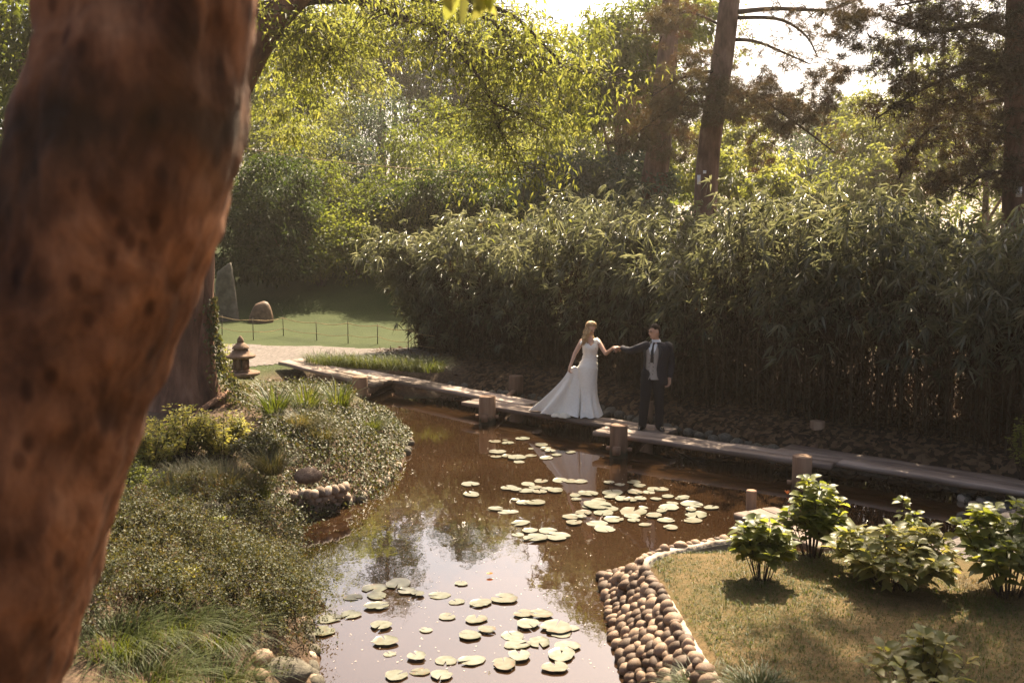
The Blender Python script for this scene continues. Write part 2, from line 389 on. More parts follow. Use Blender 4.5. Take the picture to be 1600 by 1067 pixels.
def axis_pts(a, b, step, lo, hi, grow=1.22):
    c = list(np.arange(a, b + 1e-6, step)); s = step
    while c[-1] < hi: s *= grow; c.append(c[-1] + s)
    s = step
    while c[0] > lo: s *= grow; c.insert(0, c[0] - s)
    return np.array(c)
gx = axis_pts(-9, 9, .12, -420, 420); gy = axis_pts(4.5, 27, .12, -60, 900)
X, Y = np.meshgrid(gx, gy)
D = pond_dist(X, Y)
Z = height(X, Y, D)
V = np.stack([X, Y, Z], -1).reshape(-1, 3); nx, ny = len(gx), len(gy)
i = np.arange(ny - 1)[:, None] * nx; j = np.arange(nx - 1)[None, :]
me = mesh_np('ground', V, [np.stack([i + j, i + j + 1, i + nx + j + 1, i + nx + j], -1).reshape(-1, 4)], smooth=True)
x, y, d = X.ravel(), Y.ravel(), D.ravel()
lawn = np.clip(sstep(25.2, 26.6, y) + sstep(-1.5, -2.5, x) * sstep(16, 20, y), 0, 1) * sstep(.2, .8, d)
dry = sstep(.3, .8, x) * sstep(12.6, 12.0, y) * sstep(.3, .5, d)
litter = np.clip(1 - lawn - dry, 0, 1) * sstep(-1.6, -.6, x) * (y > 12)
col = np.stack([lawn, dry, litter, np.ones_like(x)], -1).astype(np.float32)
a = me.color_attributes.new('zone', 'FLOAT_COLOR', 'POINT'); a.data.foreach_set('color', col.ravel())

def ground_mat():
    m, nt, out = new_mat('ground'); b = principled(nt, out, .92, .15)
    tc = N(nt, 'ShaderNodeTexCoord')
    def nz(s, det=8, ro=.65):
        n = N(nt, 'ShaderNodeTexNoise'); n.inputs['Scale'].default_value = s; n.inputs['Detail'].default_value = det; n.inputs['Roughness'].default_value = ro
        nt.links.new(tc.outputs['Object'], n.inputs['Vector']); return n
    big, fine = nz(.9), nz(16)
    soil = ramp(nt, [(.3, (.035, .022, .014)), (.5, (.075, .048, .03)), (.72, (.14, .095, .06))]); nt.links.new(fine.outputs[0], soil.inputs[0])
    lawnr = ramp(nt, [(.3, (.018, .025, .006)), (.5, (.032, .044, .010)), (.7, (.055, .062, .018))])
    mixf = N(nt, 'ShaderNodeMath', operation='MULTIPLY_ADD'); mixf.inputs[1].default_value = .5
    hf = N(nt, 'ShaderNodeMath', operation='MULTIPLY'); hf.inputs[1].default_value = .5; nt.links.new(fine.outputs[0], hf.inputs[0])
    nt.links.new(big.outputs[0], mixf.inputs[0]); nt.links.new(hf.outputs[0], mixf.inputs[2]); nt.links.new(mixf.outputs[0], lawnr.inputs[0])
    dryr = ramp(nt, [(.32, (.055, .05, .014)), (.5, (.10, .068, .028)), (.68, (.17, .11, .052))]); nt.links.new(mixf.outputs[0], dryr.inputs[0])
    lit = ramp(nt, [(.3, (.02, .012, .007)), (.48, (.05, .028, .015)), (.6, (.085, .05, .026)), (.75, (.12, .075, .042))])
    vo = N(nt, 'ShaderNodeTexVoronoi'); vo.inputs['Scale'].default_value = 13; nt.links.new(tc.outputs['Object'], vo.inputs['Vector'])
    sx = N(nt, 'ShaderNodeSeparateColor'); nt.links.new(vo.outputs['Color'], sx.inputs[0]); nt.links.new(sx.outputs[0], lit.inputs[0])
    at = N(nt, 'ShaderNodeAttribute', attribute_name='zone'); sp = N(nt, 'ShaderNodeSeparateColor'); nt.links.new(at.outputs['Color'], sp.inputs[0])
    cur = soil.outputs[0]
    for k, r in ((0, lawnr), (1, dryr), (2, lit)):
        mx = N(nt, 'ShaderNodeMix', data_type='RGBA'); nt.links.new(sp.outputs[k], mx.inputs[0]); nt.links.new(cur, mx.inputs[6]); nt.links.new(r.outputs[0], mx.inputs[7]); cur = mx.outputs[2]
    nt.links.new(cur, b.inputs['Base Color'])
    bu = N(nt, 'ShaderNodeBump'); bu.inputs['Strength'].default_value = .7; bu.inputs['Distance'].default_value = .03
    nt.links.new(fine.outputs[0], bu.inputs['Height']); nt.links.new(bu.outputs[0], b.inputs['Normal'])
    return m
link('ground', me, ground_mat(), kind='structure')

# water
wx = np.arange(-7, 10, .25); wy = np.arange(3, 26, .25)
X, Y = np.meshgrid(wx, wy); Dw = pond_dist(X, Y); nx = len(wx)
V = np.stack([X, Y, np.zeros_like(X)], -1).reshape(-1, 3)
i, j = np.meshgrid(np.arange(len(wy) - 1), np.arange(nx - 1), indexing='ij')
keep = (np.minimum.reduce([Dw[:-1, :-1], Dw[1:, :-1], Dw[:-1, 1:], Dw[1:, 1:]]) < .45)
q = np.stack([i * nx + j, i * nx + j + 1, (i + 1) * nx + j + 1, (i + 1) * nx + j], -1)[keep]
used = np.unique(q); remap = -np.ones(len(V), int); remap[used] = np.arange(len(used))
me = mesh_np('pond_water', V[used], [remap[q]], smooth=True)
def water_mat():
    m, nt, out = new_mat('pond_water'); b = principled(nt, out, .02, .5); b.inputs['IOR'].default_value = 1.38; b.inputs['Coat Weight'].default_value = 1.0; b.inputs['Coat Roughness'].default_value = .015; b.inputs['Coat IOR'].default_value = 1.4
    tc = N(nt, 'ShaderNodeTexCoord')
    n1 = N(nt, 'ShaderNodeTexNoise'); n1.inputs['Scale'].default_value = .6; n1.inputs['Detail'].default_value = 4
    nt.links.new(tc.outputs['Object'], n1.inputs['Vector'])
    r = ramp(nt, [(.3, (.022, .011, .005)), (.7, (.036, .019, .009))]); nt.links.new(n1.outputs[0], r.inputs[0]); nt.links.new(r.outputs[0], b.inputs['Base Color'])
    mp = N(nt, 'ShaderNodeMapping'); mp.inputs['Scale'].default_value = (1, .6, 1); nt.links.new(tc.outputs['Object'], mp.inputs[0])
    n2 = N(nt, 'ShaderNodeTexNoise'); n2.inputs['Scale'].default_value = 5.0; n2.inputs['Detail'].default_value = 3
    nt.links.new(mp.outputs[0], n2.inputs['Vector'])
    bu = N(nt, 'ShaderNodeBump'); bu.inputs['Strength'].default_value = .06; bu.inputs['Distance'].default_value = .02
    nt.links.new(n2.outputs[0], bu.inputs['Height']); nt.links.new(bu.outputs[0], b.inputs['Normal']); nt.links.new(bu.outputs[0], b.inputs['Coat Normal'])
    return m
link('pond_water', me, water_mat(), kind='structure')

def sheet(name, poly, mat, lift=.012, step=.2, loops=None):
    """a ground sheet draped over the terrain inside a polygon"""
    poly = np.asarray(poly, float); lo, hi = poly.min(0), poly.max(0)
    ax = np.arange(lo[0], hi[0] + step, step); ay = np.arange(lo[1], hi[1] + step, step)
    X, Y = np.meshgrid(ax, ay)
    def inside(px, py):
        ins = np.zeros(px.shape, bool)
        for a, b in zip(poly, np.roll(poly, -1, 0)):
            c = (a[1] > py) != (b[1] > py)
            ins ^= c & (px < (b[0] - a[0]) * (py - a[1]) / (b[1] - a[1] + 1e-12) + a[0])
        return ins
    Zt = height(X, Y) + lift
    V = np.stack([X, Y, Zt], -1).reshape(-1, 3); nx = len(ax)
    i, j = np.meshgrid(np.arange(len(ay) - 1), np.arange(nx - 1), indexing='ij')
    keep = inside(X[:-1, :-1] + step / 2, Y[:-1, :-1] + step / 2)
    q = np.stack([i * nx + j, i * nx + j + 1, (i + 1) * nx + j + 1, (i + 1) * nx + j], -1)[keep]
    used = np.unique(q); rm = -np.ones(len(V), int); rm[used] = np.arange(len(used))
    return link(name, mesh_np(name, V[used], [rm[q]], smooth=True), mat, kind='structure')
sheet('gravel_path', [(-9, 22.4), (-6.9, 22.2), (-6.0, 23.2), (-5.2, 24.3), (-4.6, 24.9), (-2, 25.0), (3, 25.6), (8, 26.5), (8, 27.4), (2, 26.7), (-3, 26.3), (-5.5, 26.6), (-9, 27.0)], M['gravel'], .014, .1)
sheet('gravel_patch', [(4.4, 11.6), (3.9, 10.9), (4.2, 10.1), (5.0, 9.6), (7.5, 9.4), (9, 9.6), (9, 12), (7.4, 12.6), (6.2, 12.1), (5.3, 11.6)], M['gravel'], .014, .07)

# ------------------------------------------------------------------ plank bridge
DECK = .30
bridge = thing('plank_bridge', 'weathered zigzag plank bridge on thick wooden posts crossing the pond', 'bridge', (0, 0, 0))
def plank_mesh(L, wd, th, seed):
    r = np.random.default_rng(seed); n = 12
    xs = np.linspace(-L / 2, L / 2, n); prof = np.array([(-wd / 2, -th / 2), (-wd / 2, th / 2 - .012), (-wd / 2 + .012, th / 2), (wd / 2 - .012, th / 2), (wd / 2, th / 2 - .012), (wd / 2, -th / 2)])
    rings = []
    for k, xx in enumerate(xs):
        wob = r.normal(size=(6, 2)) * .004
        pr = prof + wob
        rings.append(np.column_stack([np.full(6, xx), pr]))
    mb = MB(); mb.ring_loft(rings, True, True, True); return mb.mesh('plank')
SEG = [((452, 562), (600, 597), .72), ((548, 577), (832, 630), .50), ((734, 624.5), (1048, 673), .52), ((938, 670), (1306, 721), .52), ((1220, 699), (1640, 764), .70)]
ends = []
for s, (a, b, wd) in enumerate(SEG):
    za = .58 if s == 0 else DECK; slope = za - DECK
    A = P(*a, za)[:2]; B = P(*b, DECK)[:2]; dv = B - A; L = np.linalg.norm(dv); dv /= L; nv = np.array([-dv[1], dv[0]])
    ends.append((A, B)); zoff = .0 if s % 2 == 0 else .006
    for t in (-1, 1):
        c = (A + B) / 2 + nv * t * (wd / 4)
        o = link('plank', plank_mesh(L + (.06 if t > 0 else 0) * (1 if s % 2 else -1), wd / 2 - .012, .075, s * 2 + t + 9), M['wood'], bridge)
        o.location = (c[0], c[1], DECK - .04 + slope / 2 + zoff + (.003 if t > 0 else 0)); o.rotation_euler = (0, math.atan2(slope, L), math.atan2(dv[1], dv[0]))
def post(px, py, w_px, ztop, parent, base_z=0, name='post'):
    p = P(px, py, base_z); r = w_px / F * p[1] / 2
    mb = MB(); n = 14; a = np.arange(n) / n * 2 * math.pi
    rings = []
    for z, k in ((-.5, 1.0), (.05, 1.0), (.3, .98), (ztop - .015, .97), (ztop, .93)):
        rr = r * k * (1 + .035 * np.sin(a * 5 + px) + .02 * np.sin(a * 9 + px * 2))
        rings.append(np.column_stack([np.cos(a) * rr, np.sin(a) * rr, np.full(n, z)]))
    mb.ring_loft(rings, True, False, True)
    o = mb.build(name, M['post_wet'], parent); o.location = (p[0], p[1], 0); return p, r, o
pairs = []
front = [(563, 627, 25), (761, 662, 27), (967, 714, 29), (1252, 770, 31)]
back = [(619, 600, 23), (806, 622, 24), (1011, 668, 20), (1276, 703, 24)]
for f, b_ in zip(front, back):
    pf, rf, _ = post(*f, .54, bridge); pb, rb, _ = post(*b_, .50, bridge)
    dv = pb[:2] - pf[:2]; L = np.linalg.norm(dv)
    mb = MB(); mb.box((0, 0, 0), (L + .5, .11, .13)); o = mb.build('cross_beam', M['post_wood'], bridge)
    c = (pf + pb) / 2; o.location = (c[0], c[1], DECK - .155); o.rotation_euler = (0, 0, math.atan2(dv[1], dv[0]))
    t = np.array([-dv[1], dv[0]]) / L
    for sgn in (-1, 1):
        mb = MB(); mb.tube([(0, 0, 0), (t[0] * .07 * sgn, t[1] * .07 * sgn, 0)], .035, 8)
        o = mb.build('peg', M['post_wood'], bridge); o.location = (pf[0] + t[0] * rf * sgn * .95, pf[1] + t[1] * rf * sgn * .95, DECK - .16)

# short landing by the shrubs
land = thing('landing_stage', 'short grey plank landing with a dark post beside the orange lily', 'landing stage', (0, 0, 0))
A = P(1166, 803, .34); B = P(1300, 850, .40); dv = B - A; L = np.linalg.norm(dv[:2])
for t in (-1, 0, 1):
    nv = np.array([-dv[1], dv[0]]) / L
    o = link('plank', plank_mesh(L, .2, .07, 40 + t), M['wood'], land); c = (A + B) / 2
    o.location = (c[0] + nv[0] * .21 * t + .1, c[1] + nv[1] * .21 * t, .36 + .004 * t); o.rotation_euler = (0, 0, math.atan2(dv[1], dv[0]))
post(1172, 838, 17, .58, land)

# ------------------------------------------------------------------ stones
def stone_mesh(seed, sub=2, flat=.82, rough=.15):
    V, f = ICO[sub]; n = vnoise(V * 1.3, seed) * rough + vnoise(V * 3.1, seed + 50) * rough * .35
    r = np.random.default_rng(seed)
    V = V * (1 + n)[:, None] * np.array([1, r.uniform(.72, .95), flat * r.uniform(.85, 1.15)])
    return mesh_np('stone', V, [f], smooth=True)
STONES = {k: [stone_mesh(s + o) for s in range(8)] for k, o in (('stone_pale', 0), ('stone_brown', 100), ('stone_dark', 200))}
for k, l in STONES.items():
    for m_ in l: m_.materials.append(M[k])
def stone(pos, size, parent, kind='stone_brown', rot=None, tilt=.5):
    o = bpy.data.objects.new('stone', random.choice(STONES[kind])); C.objects.link(o); o.parent = parent
    o.location = Vector([float(a) for a in pos]); s = size / 2
    o.scale = (s * random.uniform(.9, 1.25), s * random.uniform(.85, 1.1), s * random.uniform(.85, 1.15))
    o.rotation_euler = (random.uniform(-tilt, tilt), random.uniform(-tilt, tilt), random.uniform(0, 6.28) if rot is None else rot)
    return o

# curved retaining wall of the near bank
rw = thing('cobble_wall', 'curved retaining wall of round brown cobbles under a pale concrete rim', 'stone wall')
top_px = [(1150, 1090), (1100, 1030), (1068, 975), (1040, 925), (1018, 893), (1008, 872), (1035, 859), (1080, 848), (1140, 838), (1222, 842)]
RTc = [P(a, b, .44)[:2] for a, b in top_px]
RBc = [P(a, b, 0)[:2] for a, b in ((1010, 1100), (975, 1050), (956, 990), (946, 940), (943, 900))] + [RTc[5] + [-.2, .60], RTc[6] + [-.1, .52], RTc[7] + [-.05, .35], RTc[8] + [0, .18], RTc[9] + [.02, .16]]
RB = smooth_path(RBc, 90); RT = smooth_path(RTc, 90)
# resample evenly along the base line
seg = np.concatenate([[0], np.cumsum(np.linalg.norm(np.diff((RB + RT) / 2, axis=0), axis=1))]); total = seg[-1]
def wall_at(s, t):
    k = np.interp(s, seg, np.arange(90.0)); i0 = int(min(k, 88)); f = k - i0
    b = RB[i0] * (1 - f) + RB[i0 + 1] * f; tp = RT[i0] * (1 - f) + RT[i0 + 1] * f
    return np.array([*(b * (1 - t) + tp * t), .44 * t])
rows = 7
for r_ in range(rows):
    s = (r_ % 2) * .06
    while s < total:
        sz = random.choice((.10, .115, .125, .14, .155)) * random.uniform(.93, 1.07) * (1.0 if s < total * .62 else .8); p = wall_at(min(s, total), (r_ + .35) / rows + random.uniform(-.03, .03))
        p[2] += random.uniform(-.01, .02)
        stone(p, sz * 1.1, rw, 'stone_brown'); s += sz * 1.0
# backing slope and rim
mb = MB(); rings = []
for k in range(90):
    b, t = RB[k], RT[k]; o_ = (t - b); w = np.linalg.norm(o_); o_ = o_ / w
    prof = [(b - o_ * .0, -.3), (b + o_ * .03, -.02), (t - o_ * .07, .385), (t + o_ * .1, .39), (t + o_ * .1, .1)]
    rings.append([[*q_, z] for q_, z in prof])
mb.ring_loft(rings, False); mb.build('wall_core', M['stone_dark'], rw)
mb = MB(); rings = []
for k in range(90):
    b, t = RB[k], RT[k]; o_ = (t - b); o_ = o_ / np.linalg.norm(o_); j1, j2 = .012 * math.sin(k * 1.7), .012 * math.sin(k * 2.3 + 1)
    prof = [(t - o_ * (.04 + j1), .34), (t - o_ * (.045 + j1), .405), (t - o_ * (.03 + j1), .42 + j2 * .6), (t + o_ * .04, .424 + j1 * .3), (t + o_ * (.07 + j2), .418), (t + o_ * (.085 + j2), .34)]
    rings.append([[*q_, z] for q_, z in prof])
mb.ring_loft(rings, False); mb.build('rim', M['concrete'], rw, smooth=True)

# low wall of the opposite bank
lw = thing('cobble_wall', 'low wall of pale rounded cobbles below the creeping shrubs', 'stone wall')
for r_ in range(4):
    for k in range(13):
        f = (k + .5 * (r_ % 2)) / 12
        px = 415 + 125 * f + random.uniform(-2, 2); py = 808 - 22 * f - r_ * (9.5 - 3 * f) + 6 * math.sin(f * 3)
        z = .02 + r_ * .09; p = P(px, py, z + .02); p[1] += r_ * .03 + .10 + random.uniform(-.03, .03); p[0] -= .06
        stone(p, random.uniform(.13, .20), lw, 'stone_pale')
for k in range(34):
    f = k / 33; q_ = P(540 + 104 * f + random.uniform(-3, 3), np.interp(f, [0, .3, .6, .85, 1], [786, 772, 748, 715, 690]) + random.uniform(-4, 2), .03); stone(q_, random.uniform(.09, .2), lw, random.choice(['stone_pale', 'stone_pale', 'stone_dark']))
for k in range(30):
    f = k / 29; q_ = P(np.interp(f, [0, .4, 1], [450, 462, 496]) + random.uniform(-5, 5), 838 + 230 * f + random.uniform(-5, 5), .03); stone(q_, random.uniform(.08, .2), lw, random.choice(['stone_pale', 'stone_dark', 'stone_dark']))
# stone edging below the first plank
ed = thing('stone_edging', 'loose grey stones edging the bank below the first plank of the bridge', 'stone edging')
for k in range(70):
    px = random.uniform(462, 562); py = random.uniform(583, 608) + (px - 510) * .05; z = max(.02, .40 - (py - 583) * .016)
    p = P(px, py, z); p[2] = max(H(p[0], p[1]), 0) + .03; stone(p, random.uniform(.14, .34), ed, random.choice(['stone_pale', 'stone_pale', 'stone_dark']))
ee = thing('stone_edging', 'line of dark stones along the waterline below the bamboo', 'stone edging')
for k in range(90):
    f = k / 89; px = 640 + 880 * f; idx = np.interp(px, [640, 690, 760, 860, 950, 1050, 1150, 1250, 1400, 1540], [603, 603, 613, 628, 648, 672, 695, 715, 737, 762])
    p = P(px + random.uniform(-4, 4), idx + random.uniform(-5, 1), .03); stone(p, random.uniform(.12, .3), ee, 'stone_dark')
er = thing('stone_edging', 'small wet stones where the gravel meets the pond', 'stone edging')
for k in range(46):
    p = P(random.uniform(1500, 1600), random.uniform(772, 812), .05); p[2] = max(H(p[0], p[1]), 0) + .02; stone(p, random.uniform(.07, .17), er, random.choice(['stone_pale', 'stone_dark']))
def rock(name, label, pos, size, kind='stone_pale', rz=0.3, seed=5, group=None):
    me = stone_mesh(seed + 300, 3, .8, .2); o = link(name, me, M[kind]); o.location = Vector([float(a) for a in pos]); o.scale = [s / 2 for s in size]; o.rotation_euler = (0, 0, rz)
    return tag(o, label, 'rock', group)
def on(px, py, z0, lift=0):
    p = P(px, py, z0)
    for _ in range(4): p = P(px, py, H(p[0], p[1]) + lift)
    return p
rock('boulder', 'brown boulder among the ivy above the low cobble wall', on(481, 746, .5) + [0, 0, .02], (.34, .28, .26), 'stone_brown', .3, 1)
rock('boulder', 'rounded brown boulder on the bank below the sedge', on(330, 803, .8) + [0, 0, .0], (.5, .4, .3), 'stone_dark', .8, 2)
rock('boulder', 'mossy boulder at the waterline beside the long grass', on(447, 1052, .2) + [0, 0, .02], (.42, .4, .26), 'stone_dark', 0, 3)
rock('boulder', 'small brown boulder half hidden by the long grass', on(408, 1035, .5) + [0, 0, .04], (.2, .18, .14), 'stone_brown', 1, 4)
rock('boulder', 'smallest brown boulder below the long grass', on(407, 1058, .5) + [0, 0, .03], (.15, .16, .11), 'stone_brown', 2, 6)

# ------------------------------------------------------------------ standing stone, boulder, lantern, rope fence
p = on(354, 497, .9); h = 1.72
mb = MB(); rings = []
for t, w, dx, th in ((-.15, .40, 0, .22), (0, .40, 0, .22), (.35, .355, .0, .2), (.7, .29, -.01, .16), (.93, .225, .0, .13), (1.0, .13, .07, .09)):
    a = np.arange(10) / 10 * 2 * math.pi
    sx = np.sign(np.cos(a)) * np.abs(np.cos(a)) ** .5; sy = np.sign(np.sin(a)) * np.abs(np.sin(a)) ** .6
    rings.append(np.column_stack([dx + sx * w + .015 * np.sin(a * 3 + t * 9), sy * th, np.full(10, t * h) + (sx * .09 if t > .9 else 0)]))
mb.ring_loft(rings, True, False, True); o = mb.build('standing_stone', M['stone_dark']); o.location = Vector(p)
tag(o, 'tall tapering standing stone on the lawn behind the rope fence', 'stone')
p = on(407, 503, .9)
mb = MB(); rings = []; a = np.arange(16) / 16 * 2 * math.pi
for t, w in ((-.12, .40), (.05, .40), (.2, .375), (.36, .33), (.5, .27), (.6, .2), (.64, .1)):
    k = 1 + .07 * np.sin(a * 3 + t * 4) + .04 * np.sin(a * 5 + 1 + t * 9)
    rings.append(np.column_stack([np.cos(a) * w * k + t * .08, np.sin(a) * w * .8 * k, np.full(16, t) + .03 * np.sin(a + 1) * (t > .3)]))
mb.ring_loft(rings, True, False, True)
o = mb.build('boulder', M['stone_brown'], smooth=True); o.location = Vector(p); tag(o, 'low rounded brown boulder next to the tall standing stone', 'rock')

p = on(378, 606, .6); S = 1.06 / 1.03
lan = thing('stone_lantern', 'weathered carved stone lantern with pointed cap beside the gravel path', 'lantern', p)
def lathe(name, prof, parent, mat, n=16, sq=0, rz=0, z0=0):
    mb = MB(); a = np.arange(n) / n * 2 * math.pi + rz; rings = []
    for r, z in prof:
        k = np.ones(n)
        if sq: k = 1 / np.maximum(np.abs(np.cos((a - rz + math.pi / sq) % (2 * math.pi / sq) - math.pi / sq)), .6) if sq > 4 else 1 / np.maximum(np.abs(np.cos(a - rz)), np.abs(np.sin(a - rz)))
        rings.append(np.column_stack([np.cos(a) * r * k, np.sin(a) * r * k, np.full(n, z)]))
    mb.ring_loft(rings, True, True, True); return mb.build(name, mat, parent)
for lx in (-.15, .15):
    for ly in (-.15, .15):
        mb = MB(); mb.tube([(lx * 1.15, ly * 1.15, -.1), (lx, ly, .1), (lx * .92, ly * .92, .22)], [.085, .075, .085], 8); mb.build('leg', M['lantern'], lan, smooth=True)
lathe('platform', [(.17, .20), (.24, .22), (.36, .27), (.37, .315), (.34, .33), (.2, .335)], lan, M['lantern'], 18)
lathe('firebox_base', [(.17, .335), (.17, .37), (.15, .38)], lan, M['lantern'], 12)
for k in range(6):
    a_ = k * math.pi / 3 + .3; mb = MB(); mb.box((math.cos(a_) * .13, math.sin(a_) * .13, .49), (.055, .09, .24), a_); mb.build('firebox_post', M['lantern'], lan)
lathe('firebox_core', [(.095, .38), (.095, .60)], lan, M['stone_dark'], 8)
lathe('roof', [(.16, .60), (.25, .605), (.29, .63), (.30, .655), (.25, .675), (.19, .72), (.15, .77), (.12, .80)], lan, M['lantern'], 12)
lathe('upper_roof', [(.12, .79), (.175, .80), (.165, .83), (.12, .88), (.07, .92)], lan, M['lantern'], 12)
lathe('finial', [(.055, .91), (.07, .94), (.065, .985), (.035, 1.03), (.012, 1.06)], lan, M['lantern'], 12)

fence = thing('rope_fence', 'low fence of thin stakes and two ropes along the lawn edge', 'fence')
stakes = []
for px, py, h in ((300, 520, .62), (347, 524, .6), (396, 531, .62), (443, 524, .55), (495, 532, .55), (544, 536, .6), (590, 537, .55), (638, 548, .6), (690, 556, .55)):
    p = on(px, py, .65); mb = MB(); mb.tube([(0, 0, -.1), (random.uniform(-.02, .02), 0, h)], [.015, .011], 6); o = mb.build('stake', M['cane'], fence); o.location = Vector(p); stakes.append((p, h))
for hh, r in ((.92, .009), (.38, .007)):
    pts = []
    for k in range(len(stakes) - 1):
        a, ha = stakes[k]; b, hb = stakes[k + 1]
        for t in np.linspace(0, 1, 6)[:-1]:
            q_ = a * (1 - t) + b * t; q_ = q_ + [0, -.02, (ha * (1 - t) + hb * t) * hh - .05 * math.sin(t * math.pi)]; pts.append(q_)
    mb = MB(); mb.tube(pts, r, 5); mb.build('rope', M['rope'], fence)

# ------------------------------------------------------------------ bride and groom
def remesh(name, chains, ells, voxel, mat, parent, smooth_it=3, tone=.5):
    mb = MB()
    for ch in chains:
        pts = np.array([c[0] for c in ch], float); rad = np.array([c[1] for c in ch], float)
        for p_, r_ in zip(pts, rad): mb.sphere(p_, r_ * 1.0, 2)
        for k in range(len(ch) - 1): mb.tube([pts[k], pts[k + 1]], [rad[k], rad[k + 1]], 12)
    for c, r, R in ells:
        V_, f_ = ICO[3]; V_ = V_ * np.asarray(r)
        if R is not None: V_ = V_ @ np.array(R).T
        mb.add(V_ + np.asarray(c), [f_])
    me = mb.mesh(name); o = bpy.data.objects.new('tmp', me); C.objects.link(o)
    m = o.modifiers.new('r', 'REMESH'); m.mode = 'VOXEL'; m.voxel_size = voxel; m.use_smooth_shade = True
    if smooth_it:
        s_ = o.modifiers.new('s', 'SMOOTH'); s_.iterations = smooth_it; s_.factor = .5
    dg = bpy.context.evaluated_depsgraph_get(); me2 = bpy.data.meshes.new_from_object(o.evaluated_get(dg))
    bpy.data.objects.remove(o); me2.name = name
    me2.polygons.foreach_set('use_smooth', np.ones(len(me2.polygons), bool))
    me2.materials.clear()
    return link(name, me2, mat, parent)

def frame(fwd, up=(0, 0, 1)):
    """columns: side, forward, up"""
    f = unit(fwd); s = unit(np.cross(f, up)); u = np.cross(s, f); return np.column_stack([s, f, u])

def hand_chains(wrist, direction, palm_n, curl, L=.18):
    """palm and five fingers; curl in radians per joint towards -palm_n... returns chains"""
    d = unit(direction); n = unit(np.asarray(palm_n) - d * np.dot(palm_n, d)); s = np.cross(d, n); w = np.asarray(wrist, float)
    pl = w + d * L * .45
    ch = [[(w, .026), (w + d * L * .12, .028)]]
    for k, (o, ln, r) in enumerate(((-.034, .36, .0085), (-.012, .42, .009), (.011, .39, .009), (.032, .31, .008))):
        b = w + d * L * .1 + s * o * .7; k0 = pl + s * o; c = [(b, .017), (k0, .0125)]; dd = d; p_ = k0; a_ = 0
        for q_ in range(3):
            a_ += curl; v = d * math.cos(a_) + n * math.sin(a_); p_ = p_ + v * L * ln / 2.4; c.append((p_, r * (1 - .07 * q_)))
        ch.append(c)
    t0 = w + d * L * .12 - s * .022; t1 = t0 + (d * .55 - s * .6 + n * .45) * L * .28; t2 = t1 + (d * .8 - s * .05 + n * .5) * L * .22
    ch.append([(t0, .015), (t1, .011), (t2, .009)])
    return ch

def shell(rings, n, open_half=None, front=-math.pi / 2, power=1.0):
    """rings: (cx,cy,z,rx,ry); open_half: list of half-angles left open at the front"""
    out = []
    for k, (cx_, cy_, z, rx, ry) in enumerate(rings):
        o_ = 0 if open_half is None else open_half[k]
        a = np.linspace(front + o_, front + 2 * math.pi - o_, n, endpoint=open_half is not None)
        c, s = np.cos(a), np.sin(a)
        out.append(np.column_stack([cx_ + np.sign(c) * np.abs(c) ** power * rx, cy_ + np.sign(s) * np.abs(s) ** power * ry, np.full(n, z)]))
    return out

M['skin'] = plain('skin', (.52, .30, .20), .5, .4)
M['skin_light'] = plain('skin_light', (.60, .37, .26), .5, .4)
M['suit'] = plain('suit', (.012, .012, .020), .8, .25, .3, 400)
M['trousers'] = plain('trousers', (.012, .012, .015), .85, .2)
M['vest'] = plain('vest', (.34, .30, .26), .8, .2, .3, 300)
M['shirt'] = plain('shirt', (.78, .77, .76), .7, .3)
M['tie'] = plain('tie', (.01, .01, .014), .5, .4)
M['shoe'] = plain('shoe', (.012, .009, .008), .25, .5)
M['hair_dark'] = plain('hair_dark', (.022, .012, .007), .7, .15, .6, 160)
M['hair_blond'] = noise_mat('hair_blond', [(.3, (.22, .12, .05)), (.5, (.45, .28, .13)), (.72, (.68, .48, .26))], 22, 6, .45, .45, .6, 60)
M['dress'] = noise_mat('dress', [(.3, (.82, .77, .68)), (.7, (.92, .88, .80))], 30, 5, .65, .3, .35, 90, (1, 1, 1), .006)
M['satin'] = noise_mat('satin', [(.3, (.70, .62, .48)), (.7, (.82, .75, .62))], 6, 4, .5, .4, .15, 30)
M['lips'] = plain('lips', (.42, .12, .10), .4, .4)
M['eye'] = plain('eye', (.03, .022, .018), .2, .5)

GW = P(1016, 670, DECK); BW = P(915, 650, DECK)
HANDW = Q(965, 544, 17.5); PS = 1.04
# --- groom
hd = (HANDW - GW) / PS
groom = thing('person', 'man in dark suit, grey waistcoat and tie holding the woman by the hand', 'person', GW); groom.scale = (PS, PS, PS)
hf = frame((-.92, -.38, -.12)); hc = np.array([.045, -.02, 1.625])
def hp(c, F_=None): return hc + hf @ np.array(c)
face = [((hc), (.074, .092, .108), hf), (hp((0, .012, -.06)), (.060, .074, .066), hf), (hp((0, .066, -.088)), (.030, .025, .024), hf),
    (hp((0, .097, -.016)), (.012, .020, .024), hf), (hp((0, .082, .02)), (.052, .018, .014), hf), (hp((.077, -.008, -.015)), (.010, .022, .034), hf), (hp((-.077, -.008, -.015)), (.010, .022, .034), hf),
    (hp((0, .086, -.052)), (.026, .010, .012), hf)]
hdir = unit(np.array([-.70, .62, -.10]))
wr = hd - hdir * .09
chains = [[((.03, .01, .93), .10), ((.06, .01, 1.1), .095), ((.08, .01, 1.28), .095), ((.085, .01, 1.38), .07), ((.07, .0, 1.47), .055), ((.05, -.01, 1.55), .055)],
    [((-.09, .02, 1.385), .062), ((-.29, .28, 1.27), .045), (wr, .028)],
    [((.27, .02, 1.375), .062), ((.335, .07, 1.09), .047), ((.30, -.01, .84), .030)],
    [((-.055, .01, .90), .095), ((-.10, -.02, .50), .06), ((-.13, .03, .10), .045)],
    [((.115, .01, .90), .095), ((.135, -.03, .50), .06), ((.15, -.02, .10), .045)]]
